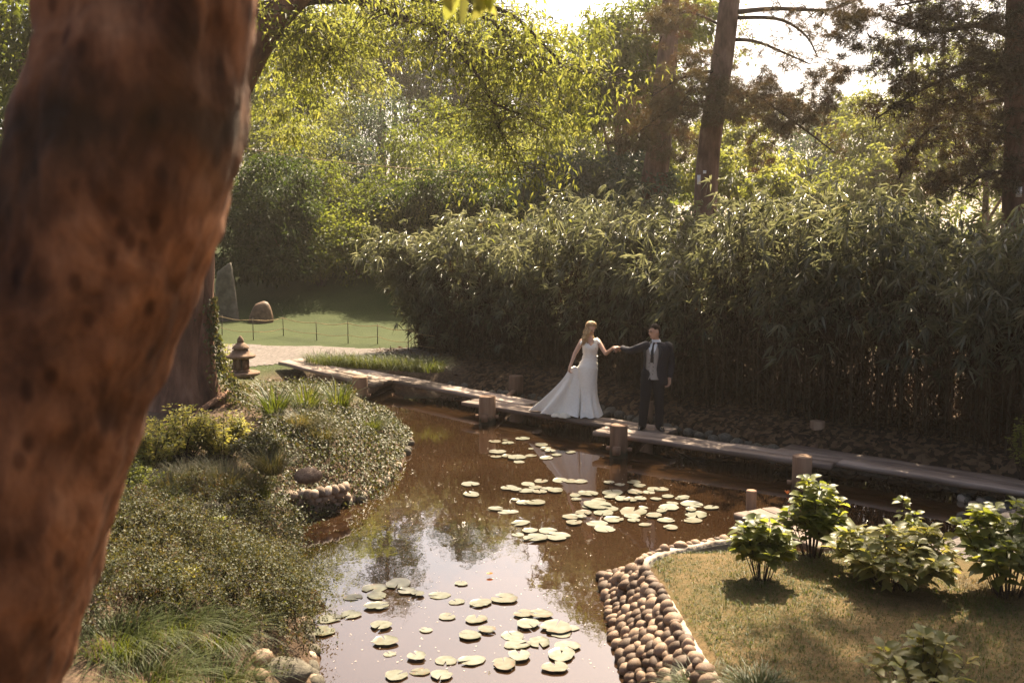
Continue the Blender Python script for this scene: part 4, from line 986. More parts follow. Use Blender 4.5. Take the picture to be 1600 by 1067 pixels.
# litter below it
nl = 9000; fl = RNG.uniform(0, 1, nl); q_, nn2 = bam_at(fl); q_ = q_ + nn2 * RNG.uniform(-1.3, 1.2, nl)[:, None]
dd_ = pond_dist(q_[:, 0], q_[:, 1]); q_ = q_[dd_ > .05]; nl = len(q_); zz = height(q_[:, 0], q_[:, 1])
mb = MB(); mb.leaves(np.column_stack([q_, zz + .02]), unit(RNG.normal(size=(nl, 3)) * [1, 1, .3]), RNG.normal(size=(nl, 3)) * .3 + [0, 0, 1], RNG.uniform(.08, .22, nl), RNG.uniform(.015, .04, nl), .15, .05, .4, RNG.uniform(0, 1, nl))
tag(mb.build('leaf_litter', leaf_mat('litter', [(.04, .021, .011), (.08, .045, .024), (.14, .085, .048)], .2, (1.2, 1, .7), .8, .2)), 'brown fallen bamboo leaves covering the bank below the hedge', 'leaf litter', kind='stuff')

# ------------------------------------------------------------------ trees
def blob(px, py, y, rx, ry, rd=None):
    """a foliage mass seen at a place of the photograph, at distance y; pixel radii become metres"""
    c = Q(px, py, y); k = y / F
    return (c[0], c[1], c[2], rx * k, (rd if rd is not None else (rx + ry) * .5 * k), ry * k)

def cloud(blobs, n, clump=.22, flat=.6, shell=.55, per=26):
    """leaf positions gathered in clumps in the outer part of each mass"""
    B = np.array(blobs, float); vol = (B[:, 3] * B[:, 4] * B[:, 5]) ** .667
    k = max(len(B), n // per); bi = RNG.choice(len(B), k, p=vol / vol.sum())
    d = rnd_unit(k); r = shell + (1 - shell) * RNG.uniform(0, 1, k) ** .5; r = r * (1 + .18 * RNG.normal(size=k))
    cc = B[bi, :3] + d * B[bi, 3:] * r[:, None]
    sz = B[bi, 3:].mean(1) * clump * RNG.uniform(.6, 1.4, k)
    ti = np.repeat(np.arange(k), per); off = RNG.normal(size=(len(ti), 3)) * [1, 1, flat] * .6
    pos = cc[ti] + off * sz[ti][:, None]
    return pos, unit(d[ti] * .6 + off * .5), RNG.normal(.5, .17, k)[ti], cc

def tree(name, label, base, top, r0, blobs, n, L, Wd, mat, group=None, cat='tree', per=26, clump=.22, shell=.55, bark='bark_tree', droop=.35, flat=.6, trunk_pts=None, limbs=5):
    base = np.asarray(base, float); L *= 1.7; Wd *= 1.8; n = int(n * .7)
    root = thing(name, label, cat, base, group=group)
    pts = smooth_path(trunk_pts if trunk_pts is not None else [base - [0, 0, .2], base * .6 + np.asarray(top) * .4 + RNG.normal(size=3) * .15, top], 10)
    mb = MB(); mb.tube(pts, np.linspace(r0 * 1.25, r0 * .45, 10), 10)
    for b in list(blobs)[:limbs]:
        c = np.array(b[:3]); s = pts[RNG.integers(5, 10)]
        pp = smooth_path([s, (s + c) / 2 + [0, 0, .2], c, c + RNG.normal(size=3) * np.array(b[3:]) * .4], 9); mb.tube(pp, np.linspace(r0 * .38, r0 * .06, 9), 6)
    mb.build('trunk', M[bark], root, smooth=True, origin=base)
    pos, dr_, tone, _ = cloud(blobs, n, clump, flat, shell, per); m = len(pos)
    mb = MB(); ax = unit(dr_ * .7 + RNG.normal(size=(m, 3)) * .6 + [0, 0, -.3])
    mb.leaves(pos, ax, RNG.normal(size=(m, 3)) * .45 + [0, -.1, 1], L * RNG.uniform(.7, 1.3, m), Wd * RNG.uniform(.75, 1.25, m), .15, droop, .42, np.clip(tone + RNG.normal(size=m) * .08, 0, 1))
    mb.build('crown', M[mat], root, kind='stuff', origin=base)
    return root

def gz(px, y): x = (px - 800) / F * y; return np.array([x, y, H(x, y)])

GB = 'trees on the far slope'; GS = 'shrubs on the slope above the lawn'
# the slope above the lawn
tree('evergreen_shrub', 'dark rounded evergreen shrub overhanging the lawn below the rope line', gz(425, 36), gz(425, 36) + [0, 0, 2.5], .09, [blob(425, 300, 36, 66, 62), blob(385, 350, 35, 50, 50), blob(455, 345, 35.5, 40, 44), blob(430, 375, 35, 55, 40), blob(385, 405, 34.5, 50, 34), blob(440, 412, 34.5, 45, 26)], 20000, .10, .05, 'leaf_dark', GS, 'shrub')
rt_ = random.Random(11); ROWN = {36.5: 'lowest', 39: 'second lowest', 42: 'second highest', 45.5: 'highest'}
for yy, row in ((36.5, ((480, 345), (560, 350), (640, 345), (710, 320))), (39, ((445, 290), (520, 285), (600, 300), (680, 290), (760, 290))), (42, ((480, 238), (560, 245), (635, 235), (715, 250), (800, 255))), (45.5, ((430, 195), (510, 190), (600, 185), (690, 190), (775, 205), (860, 215)))):
    for q_, (px, py) in enumerate(row):
        w_ = rt_.uniform(42, 58); h_ = rt_.uniform(30, 42)
        tree('leafy_shrub', f"{['first', 'second', 'third', 'fourth', 'fifth', 'sixth'][q_]} rounded shrub from the leaning trunk in the {ROWN[yy]} row of the slope thicket", gz(px, yy), gz(px, yy) + [0, 0, 2], .06, [blob(px, py, yy, w_, h_), blob(px + rt_.uniform(-30, 30), py + 32, yy - .5, w_ * .9, h_), blob(px + rt_.uniform(-35, 35), py - 12, yy + .4, w_ * .6, h_ * .7), blob(px, py + 62, yy - .4, w_, h_ * .8)], 4600, .085, .042, ['leaf_bright', 'leaf_mid', 'leaf_bright', 'leaf_mid', 'leaf_grey'][(q_ * 2 + int(yy)) % 5], 'thicket of shrubs on the slope', 'shrub', clump=.3, shell=.6)
tree('evergreen_shrub', 'dark shrub just above the highest left end of the bamboo hedge', gz(725, 36), gz(725, 36) + [0, 0, 2], .08, [blob(715, 300, 36, 70, 42), blob(790, 305, 35, 60, 36), blob(660, 318, 36.5, 60, 40), blob(620, 330, 37, 40, 30)], 15000, .09, .045, 'leaf_dark', GS, 'shrub')
tree('leafy_shrub', 'grey green shrub between the bamboo top and the pine trunk', gz(885, 33), gz(885, 33) + [0, 0, 2], .08, [blob(870, 282, 33, 70, 38), blob(960, 270, 33, 60, 40), blob(1010, 295, 31, 50, 30)], 12000, .10, .045, 'leaf_grey', GS, 'shrub')
# far slope, tier by tier
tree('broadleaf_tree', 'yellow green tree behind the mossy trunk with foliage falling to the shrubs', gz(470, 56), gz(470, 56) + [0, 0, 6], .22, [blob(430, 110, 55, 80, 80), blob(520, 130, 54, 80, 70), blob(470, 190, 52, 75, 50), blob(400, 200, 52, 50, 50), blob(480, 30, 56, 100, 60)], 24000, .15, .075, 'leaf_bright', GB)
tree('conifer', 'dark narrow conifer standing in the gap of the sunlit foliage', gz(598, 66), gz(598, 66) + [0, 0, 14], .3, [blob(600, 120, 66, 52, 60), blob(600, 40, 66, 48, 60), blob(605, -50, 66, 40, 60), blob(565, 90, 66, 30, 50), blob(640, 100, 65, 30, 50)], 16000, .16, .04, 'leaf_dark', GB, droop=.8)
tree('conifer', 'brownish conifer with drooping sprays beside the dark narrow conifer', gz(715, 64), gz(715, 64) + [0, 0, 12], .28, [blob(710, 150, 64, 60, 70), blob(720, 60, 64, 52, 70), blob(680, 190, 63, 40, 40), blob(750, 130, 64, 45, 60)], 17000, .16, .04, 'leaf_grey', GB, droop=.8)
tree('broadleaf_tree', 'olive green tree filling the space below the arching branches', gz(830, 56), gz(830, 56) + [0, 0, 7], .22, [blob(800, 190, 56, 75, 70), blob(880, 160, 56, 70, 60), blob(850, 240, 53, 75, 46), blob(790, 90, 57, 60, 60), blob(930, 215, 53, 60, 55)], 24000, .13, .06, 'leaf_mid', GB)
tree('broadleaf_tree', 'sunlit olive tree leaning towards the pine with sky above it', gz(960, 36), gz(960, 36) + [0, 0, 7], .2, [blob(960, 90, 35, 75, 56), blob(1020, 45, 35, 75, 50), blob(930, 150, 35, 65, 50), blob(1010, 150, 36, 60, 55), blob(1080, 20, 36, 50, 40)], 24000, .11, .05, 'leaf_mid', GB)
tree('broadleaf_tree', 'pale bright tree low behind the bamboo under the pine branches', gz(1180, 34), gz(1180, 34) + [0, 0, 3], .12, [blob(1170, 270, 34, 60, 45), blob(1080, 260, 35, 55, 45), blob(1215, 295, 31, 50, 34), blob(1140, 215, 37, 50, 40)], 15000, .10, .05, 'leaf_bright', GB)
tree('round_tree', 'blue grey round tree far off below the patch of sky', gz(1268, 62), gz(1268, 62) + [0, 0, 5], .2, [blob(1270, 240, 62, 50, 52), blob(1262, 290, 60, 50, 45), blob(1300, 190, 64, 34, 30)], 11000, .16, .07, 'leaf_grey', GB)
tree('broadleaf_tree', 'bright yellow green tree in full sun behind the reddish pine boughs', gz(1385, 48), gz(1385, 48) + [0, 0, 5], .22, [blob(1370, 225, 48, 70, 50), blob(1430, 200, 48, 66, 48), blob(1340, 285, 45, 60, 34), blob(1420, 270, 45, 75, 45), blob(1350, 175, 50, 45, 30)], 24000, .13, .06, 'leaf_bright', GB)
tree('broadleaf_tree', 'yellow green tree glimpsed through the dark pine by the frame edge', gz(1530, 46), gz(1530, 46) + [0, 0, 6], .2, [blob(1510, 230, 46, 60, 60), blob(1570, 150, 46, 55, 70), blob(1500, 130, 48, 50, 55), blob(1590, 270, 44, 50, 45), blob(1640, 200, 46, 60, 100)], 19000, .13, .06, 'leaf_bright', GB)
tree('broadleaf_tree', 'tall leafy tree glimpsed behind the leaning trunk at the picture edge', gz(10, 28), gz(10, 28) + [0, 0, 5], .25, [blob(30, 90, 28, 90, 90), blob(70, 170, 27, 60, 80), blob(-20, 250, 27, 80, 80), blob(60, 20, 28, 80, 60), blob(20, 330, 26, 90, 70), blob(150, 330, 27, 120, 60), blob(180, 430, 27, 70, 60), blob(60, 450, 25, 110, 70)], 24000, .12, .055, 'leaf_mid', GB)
# the wood beyond
rows_ = []
for k in range(34):
    px = -250 + k * 62 + random.uniform(-15, 15); y = random.uniform(74, 88); tp = 20 + 60 * math.sin(k * 1.3) * .6 + (150 if 1160 < px < 1360 else 0) + (30 if px > 840 and px < 960 else 0)
    if 620 < px < 960: tp = max(tp, 40)
    rows_ += [blob(px, tp + 70, y, 60, 75), blob(px + 20, tp + 190, y - 4, 66, 75), blob(px - 10, tp + 290, y - 7, 66, 60), blob(px + 10, 330, y - 12, 70, 50)]
pos, dr_, tone, _ = cloud(rows_, 76000, .24, .6, .4, 20); m = len(pos); mb = MB()
mb.leaves(pos, unit(dr_ * .7 + RNG.normal(size=(m, 3)) * .6), RNG.normal(size=(m, 3)) * .5 + [0, 0, 1], .34, .2, .15, .3, .42, np.clip(tone, 0, 1))
for k in range(34):
    b = rows_[4 * k]; g = H(b[0], b[1]); mb.tube([(b[0], b[1], g - .3), (b[0] + .3, b[1], (g + b[2]) / 2), (b[0], b[1], b[2])], [.3, .24, .12], 6, True, .05)
tag(mb.build('far_woods', M['leaf_mid']), 'hazy far wood closing the view behind the garden trees', 'woods', kind='stuff')

# pines
def pine(name, label, base, trunk_pts, r0, r1, boughs, masses, n_tufts, mat, group=None, tl=.15, bark='bark_pine'):
    base = np.asarray(base, float); root = thing(name, label, 'pine tree', base, group=group)
    pts = smooth_path(trunk_pts, 16); mb = MB(); rr = np.linspace(r0, r1, 16)
    mb.tube(pts, rr, 14); mb.build('trunk', M[bark], root, smooth=True, origin=base)
    tw = []
    for bg_, r_b in boughs:
        pp = smooth_path(bg_, 14); mb = MB(); mb.tube(pp, np.linspace(r_b, r_b * .25, 14), 7)
        for k in range(4, 14):
            for _ in range(2):
                e = pp[k] + rnd_unit(1)[0] * np.array([.5, .5, .3]) * RNG.uniform(.5, 1.2); mb.tube([pp[k], (pp[k] + e) / 2 + [0, 0, .05], e], [r_b * .22, r_b * .15, .006], 4); tw.append(e)
        mb.build('bough', M['branch'], root, smooth=True, origin=base)
    pos, dr_, tone, cc = cloud(masses, n_tufts, .3, .5, .25, 9)
    pos = np.concatenate([pos, np.repeat(np.array(tw), 4, 0) + RNG.normal(size=(len(tw) * 4, 3)) * .08]) if tw else pos
    dr_ = np.concatenate([dr_, rnd_unit(len(tw) * 4)]) if tw else dr_; tone = np.concatenate([tone, RNG.normal(.5, .2, len(tw) * 4)]) if tw else tone
    mb = MB(); B = np.array(masses)
    for c in cc[::3]:     # twigs that carry the tufts
        b = B[np.argmin(((B[:, :3] - c) ** 2).sum(1)), :3]; mb.tube([b * .4 + c * .6, (b * .2 + c * .8) + [0, 0, -.04], c], [.016, .011, .005], 4, False)
    mb.build('twigs', M['branch'], root, kind='stuff', origin=base)
    m = len(pos); kn = 18; tp = np.repeat(pos, kn, 0); td = unit(np.repeat(unit(dr_ + [0, 0, .25]), kn, 0) * .45 + rnd_unit(m * kn))
    mb = MB(); mb.leaves(tp, td, RNG.normal(size=(m * kn, 3)), tl * RNG.uniform(.7, 1.2, m * kn), .010, 0, .12, .3, np.clip(np.repeat(tone, kn) + RNG.normal(size=m * kn) * .1, 0, 1))
    mb.build('needles', M[mat], root, kind='stuff', origin=base)
    return root
y = 25.0
tp = [gz(1096, y) - [0, 0, .3], Q(1103, 300, y), Q(1112, 200, y), Q(1128, 100, y), Q(1140, 0, y), Q(1150, -120, y), Q(1165, -330, y)]
bo = [([Q(1142, 20, y), Q(1210, 14, y - .5), Q(1290, 16, y - 1), Q(1330, 5, y - 1.2)], .07), ([Q(1140, 28, y), Q(1215, 30, y - .3), Q(1258, 55, y - .4), Q(1278, 90, y - .5)], .055), ([Q(1134, 62, y), Q(1180, 65, y), Q(1230, 85, y), Q(1265, 100, y)], .055),
    ([Q(1120, 140, y), Q(1180, 150, y - .4), Q(1240, 190, y - .8), Q(1306, 240, y - 1)], .06), ([Q(1125, 110, y), Q(1070, 120, y - .5), Q(1020, 150, y - .8)], .05), ([Q(1118, 170, y), Q(1060, 165, y - .4), Q(1000, 205, y - 1)], .045), ([Q(1112, 190, y), Q(1150, 160, y - .6), Q(1200, 130, y - 1)], .05), ([Q(1136, 45, y), Q(1080, 20, y), Q(1040, 30, y)], .04)]
ms = [blob(1085, 135, y - .6, 55, 24), blob(1120, 175, y - 1, 70, 26), blob(1050, 175, y - .8, 50, 26), blob(1170, 140, y - .8, 45, 30), blob(1235, 185, y - .6, 42, 30), blob(1290, 120, y - .8, 34, 24), blob(1270, 160, y - .7, 40, 34), blob(1205, 175, y, 40, 40), blob(1190, 225, y, 28, 34), blob(1040, 40, y, 40, 30), blob(1330, 20, y - 1.2, 40, 30), blob(1100, 95, y + .6, 60, 18)]
pine('pine_tree', 'pine with tall reddish trunk and white tags rising behind the bamboo', gz(1096, y), tp, .30, .22, bo, ms, 3200, 'needle_brown')
pr = bpy.data.objects['pine_tree']
for (px, py, w, h_) in ((1092, 281, 5, 14), (1101, 269, 4.5, 4.5)):
    p = Q(px, py, y - .31); mb = MB(); mb.box((0, 0, 0), (w / F * y, .02, h_ / F * y)); o = mb.build('tag_plate', M['white_plate'], pr); o.location = Vector(p) - pr.location
y = 31.0
pine('pine_tree', 'dim pine with a thick brown trunk half hidden beside the tagged pine', gz(1020, y), [gz(1020, y) - [0, 0, .3], Q(1022, 300, y), Q(1030, 230, y), Q(1036, 150, y), Q(1045, 60, y), Q(1050, -40, y), Q(1056, -140, y)], .46, .2,
    [([Q(1030, 215, y), Q(985, 205, y - .5), Q(950, 225, y - .8)], .06), ([Q(1032, 200, y), Q(1075, 215, y - .5), Q(1100, 235, y - .6)], .05)],
    [blob(1045, 215, y - .8, 50, 22), blob(990, 215, y - .8, 45, 20), blob(1050, 245, y - .6, 30, 16), blob(1000, 175, y, 50, 20)], 900, 'needle_brown')
y = 18.5
tp = [gz(1588, y) - [0, 0, .3], Q(1590, 300, y), Q(1592, 150, y), Q(1594, 0, y), Q(1600, -120, y), Q(1590, -280, y), Q(1570, -450, y)]
bo = [([Q(1590, 60, y), Q(1530, 40, y - .6), Q(1460, 50, y - 1), Q(1380, 30, y - 1.2)], .07), ([Q(1591, 110, y), Q(1520, 110, y - .5), Q(1440, 140, y - 1), Q(1370, 185, y - 1.2)], .06), ([Q(1590, 195, y), Q(1565, 200, y), Q(1530, 195, y), Q(1500, 190, y)], .045), ([Q(1590, 270, y), Q(1540, 272, y - .2), Q(1500, 300, y - .4)], .045),
    ([Q(1592, 100, y), Q(1585, 102, y - .4), Q(1545, 105, y - .7), Q(1520, 110, y - .9)], .045), ([Q(1591, 150, y), Q(1480, 180, y + .6), Q(1420, 240, y + .9), Q(1405, 280, y + 1)], .05), ([Q(1595, -20, y), Q(1500, -10, y - .6), Q(1400, 10, y - 1)], .06)]
ms = [blob(1400, 55, y - 1, 75, 40), blob(1480, 40, y - .8, 80, 50), blob(1550, 60, y - .4, 60, 60), blob(1440, 110, y - 1, 70, 40), blob(1520, 120, y - .8, 70, 40), blob(1400, 165, y - 1.1, 62, 26), blob(1470, 165, y - .6, 60, 36), blob(1440, 215, y + .6, 40, 40), blob(1550, 200, y, 50, 60), blob(1575, 270, y - .2, 45, 40), blob(1495, 250, y + .6, 26, 40), blob(1420, 255, y + .9, 22, 30), blob(1340, 40, y - 1.1, 40, 30), blob(1330, 95, y - 1.2, 34, 24), blob(1600, 130, y, 60, 90), blob(1480, 290, y, 40, 22), blob(1420, -60, y, 90, 34), blob(1530, -80, y, 90, 50), blob(1640, -60, y, 80, 60), blob(1590, -190, y, 100, 50), (4.9, 14.2, 9.6, .9, .7, .35), (5.9, 13.9, 9.9, 1.0, .8, .4), (6.9, 14.1, 10.0, 1.0, .9, .4), (7.9, 14.6, 9.8, .9, .9, .4), (6.4, 14.9, 9.7, .9, .6, .35), (5.3, 13.2, 9.5, .7, .5, .3), (7.3, 13.3, 9.8, .9, .6, .35), (8.6, 15.6, 9.6, 1.0, .9, .4)] + [(x_, y_, z_, .75, .6, .3) for z_ in (9.3, 10.0) for x_, y_ in ((4.6, 13.5), (5.2, 14.6), (5.8, 13.3), (6.4, 14.4), (7.0, 13.4), (7.6, 14.3), (8.2, 13.6), (6.0, 15.2), (7.2, 15.3), (8.4, 15.0), (9.2, 14.4))]  # explicit masses after the blobs are added above view to shade the near lawn
bo.append(([Q(1592, -180, y), (8.4, 16.4, 9.3), (7.2, 14.9, 9.5), (5.6, 14.0, 9.5), (4.6, 13.6, 9.4)], .09))  # unseen bough, added to carry those shade-casting masses
pine('pine_tree', 'dark reddish pine with dense low boughs at the edge of the bamboo', gz(1588, y), tp, .27, .2, bo, ms, 10000, 'needle_dark')
pr = [o for o in bpy.data.objects if o.name.startswith('pine_tree') and o.parent is None][-1]
p = Q(1592, 300, y - .33); mb = MB(); mb.tube([(0, 0, -.09), (0, 0, .09)], .05, 10); o = mb.build('tag_plate', M['white_plate'], pr); o.location = Vector(p) - pr.location

# mossy tree with the arching limb
y = 15.6; tb = gz(292, y)
t2 = thing('garden_tree', 'old two-stemmed tree with ivy on its trunk and a limb arching over the pond', 'tree', tb)
mb = MB()
def bark_tube(pts, rad, sides=28, n=40, seed=1, amp=.06):
    pp = smooth_path(pts, n); rr = np.interp(np.linspace(0, 1, n), np.linspace(0, 1, len(rad)), rad); m0 = MB(); m0.tube(pp, rr, sides)
    Vv = m0.V[0]; c = np.repeat(pp, sides, 0); body = Vv[:len(c)]; dv_ = body - c
    a = np.arctan2(dv_[:, 1], dv_[:, 0]); s = vnoise(np.column_stack([np.cos(a) * 2.2, np.sin(a) * 2.2, body[:, 2] * .9]), seed) + .5 * vnoise(np.column_stack([np.cos(a) * 6, np.sin(a) * 6, body[:, 2] * 2.2]), seed + 1)
    Vv[:len(c)] = c + dv_ * (1 + amp * s)[:, None]; return m0
y0 = y
m0 = bark_tube([tb - [0, 0, .3], Q(290, 640, y), Q(287, 590, y), Q(286, 500, y), Q(290, 400, y), Q(300, 300, y), Q(322, 220, y), Q(362, 140, y), Q(405, 62, y), Q(450, 8, y), Q(510, -40, y)], [.78, .62, .46, .40, .37, .34, .31, .28, .24, .20, .15])
mb.V += m0.V; mb.T += m0.T; mb.F = m0.F; mb.n = m0.n
mb.build('trunk', M['bark_tree'], t2, smooth=True, origin=tb)
m0 = bark_tube([tb + [.42, -.12, -.3], Q(324, 640, y - .1), Q(316, 570, y - .1), Q(316, 480, y), Q(318, 390, y), Q(316, 300, y), Q(310, 200, y), Q(300, 60, y), Q(290, -100, y)], [.42, .30, .20, .18, .17, .17, .16, .14, .12], 18, 30, 5, .05)
m0.build('second_stem', M['bark_tree'], t2, smooth=True, origin=tb)
LIMBS = [([(440, 20), (482, 3), (540, 0), (568, 4), (596, 12), (625, 27), (657, 36), (690, 50), (720, 66)], .075, .03), ([(668, 38), (685, 46), (714, 68), (750, 77), (778, 85), (820, 85), (860, 95)], .04, .014),
    ([(672, 42), (700, 71), (732, 101), (760, 139), (767, 157), (790, 170), (819, 182), (850, 200)], .036, .01), ([(767, 157), (774, 180), (778, 199), (803, 242), (815, 280)], .02, .008),
    ([(520, -20), (600, -12), (671, 4), (720, 12), (750, 25), (785, 46), (819, 82), (840, 110)], .05, .012), ([(700, -10), (778, 14), (803, 27), (831, 53), (868, 90), (887, 108), (917, 113), (950, 130)], .04, .01),
    ([(475, 5), (478, 40), (484, 70), (470, 100)], .018, .006), ([(478, 30), (500, 55), (520, 70)], .012, .005), ([(405, 62), (395, 30), (400, -20), (430, -80)], .1, .05)]
rnd = np.random.default_rng(5)
tw_pts = []
for pl, ra, rb in LIMBS:
    yy = y + rnd.uniform(-.6, .3); L_ = [Q(a_, b_, y + (yy - y) * min(1, k / 3)) for k, (a_, b_) in enumerate(pl)]
    pp = smooth_path(L_, 24); mb = MB(); mb.tube(pp + RNG.normal(size=pp.shape) * .008, np.linspace(ra, rb, 24), 7)
    for k in range(9 if ra > .07 else 3, 24):
        for _ in range(3):
            e = pp[k] + np.array([rnd.normal() * .45, rnd.normal() * .55, -abs(rnd.normal()) * .42 + .12]); m_ = (pp[k] + e) / 2 + [0, 0, .08]
            mb.tube(smooth_path([pp[k], m_, e], 5), np.linspace(rb * .5 + .003, .003, 5), 4, False); tw_pts += [e, m_, e * .7 + m_ * .3]
    mb.build('limb', M['branch'], t2, smooth=True, origin=tb)
y += .8
ms = [blob(450, 80, y + .6, 60, 50), blob(520, 45, y + .4, 70, 44), blob(590, 70, y + .6, 50, 44), blob(430, 150, y + .9, 44, 50), blob(480, 130, y + .8, 50, 44), blob(640, 70, y, 46, 34), blob(700, 25, y, 60, 26), blob(790, 110, y, 70, 36), blob(860, 130, y - .2, 64, 40), blob(830, 60, y, 60, 34), blob(900, 190, y - .2, 46, 40), blob(740, 20, y + .4, 60, 24), blob(620, 10, y + .4, 60, 24), blob(930, 60, y, 50, 40), blob(450, 190, y + 1, 40, 40)]
pos, dr_, tone, _ = cloud(ms, 7000, .3, .55, .15, 24)
tw_pts = np.array(tw_pts); k_ = 6; pos = np.concatenate([pos, np.repeat(tw_pts, k_, 0) + RNG.normal(size=(len(tw_pts) * k_, 3)) * [.12, .12, .10]]); tone = np.concatenate([tone, np.repeat(RNG.normal(.55, .15, len(tw_pts)), k_)]); m = len(pos)
mb = MB(); mb.leaves(pos, unit(RNG.normal(size=(m, 3)) + [0, 0, -.7]), RNG.normal(size=(m, 3)) * .5 + [0, 0, 1], RNG.uniform(.07, .125, m), RNG.uniform(.028, .048, m), .12, .3, .42, np.clip(tone, 0, 1))
mb.build('crown', M['leaf_bright'], t2, kind='stuff', origin=tb)
y -= .8; ni = 1300; pz = RNG.uniform(0, 1.6, ni) ** 1.1; ang = RNG.normal(-.1, .45, ni)
cxp = np.interp(pz, [0, .6, 1.2, 2.6], [tb[0] + .42, tb[0] + .26, tb[0] + .22, tb[0] + .26]); rr = np.interp(pz, [0, .6, 1.2, 2.6], [.46, .27, .21, .19]) * RNG.uniform(.95, 1.25, ni)
pos = np.column_stack([cxp + np.cos(ang) * rr, y - .1 + np.sin(ang) * rr, tb[2] + pz]); od = np.column_stack([np.cos(ang), np.sin(ang), -.3 + 0 * ang])
mb = MB(); mb.leaves(pos, unit(od * .5 + RNG.normal(size=(ni, 3)) * .5 + [0, 0, -.4]), od + RNG.normal(size=(ni, 3)) * .3, .05, .04, .1, .2, .45, RNG.uniform(0, 1, ni)); mb.build('ivy', M['ivy'], t2, kind='stuff', origin=tb)

# leaning trunk next to the camera
y = 2.2; fb = Q(-150, 1250, y); fb[2] = H(fb[0], y)
ft = thing('leaning_tree', 'thick leaning trunk with flaky reddish bark close to the camera', 'tree', fb)
ch = [[(fb - [0.05, 0, .3], .32), (Q(-85, 1067, y), .245), (Q(5, 850, y), .228), (Q(75, 600, y), .226), (Q(130, 450, y), .226), (Q(182, 300, y), .228), (Q(222, 150, y), .222)],
    [(Q(215, 170, y), .20), (Q(180, 60, y), .150), (Q(165, -60, y), .140), (Q(130, -250, y), .125), (Q(60, -700, y + .3), .09)], [(Q(235, 170, y - .02), .185), (Q(300, 40, y), .128), (Q(318, -60, y), .12), (Q(345, -250, y), .11), (Q(480, -700, y + .4), .08)],
    [(Q(240, 170, y - .15), .045), (Q(262, 70, y - .15), .05), (Q(280, -40, y - .13), .05), (Q(300, -200, y - .05), .05)]]
tr_ = remesh('trunk', ch, [], .018, None, ft, 6)
Vv = np.zeros(len(tr_.data.vertices) * 3, np.float32); tr_.data.vertices.foreach_get('co', Vv); Vv = Vv.reshape(-1, 3); Nn = np.zeros_like(Vv); tr_.data.vertices.foreach_get('normal', Nn.ravel()); 
nrm_ = np.array([v.normal[:] for v in tr_.data.vertices]); dsp = .016 * vnoise(Vv * [5, 5, 2.2], 11) + .012 * vnoise(Vv * [13, 13, 5], 12) + .011 * np.abs(vnoise(Vv * [26, 26, 9], 13))
Vv = Vv + nrm_ * dsp[:, None]; tr_.data.vertices.foreach_set('co', (Vv - fb).astype(np.float32).ravel()); tr_.data.update()
FORK_Z = Q(230, 170, y)[2] - fb[2]
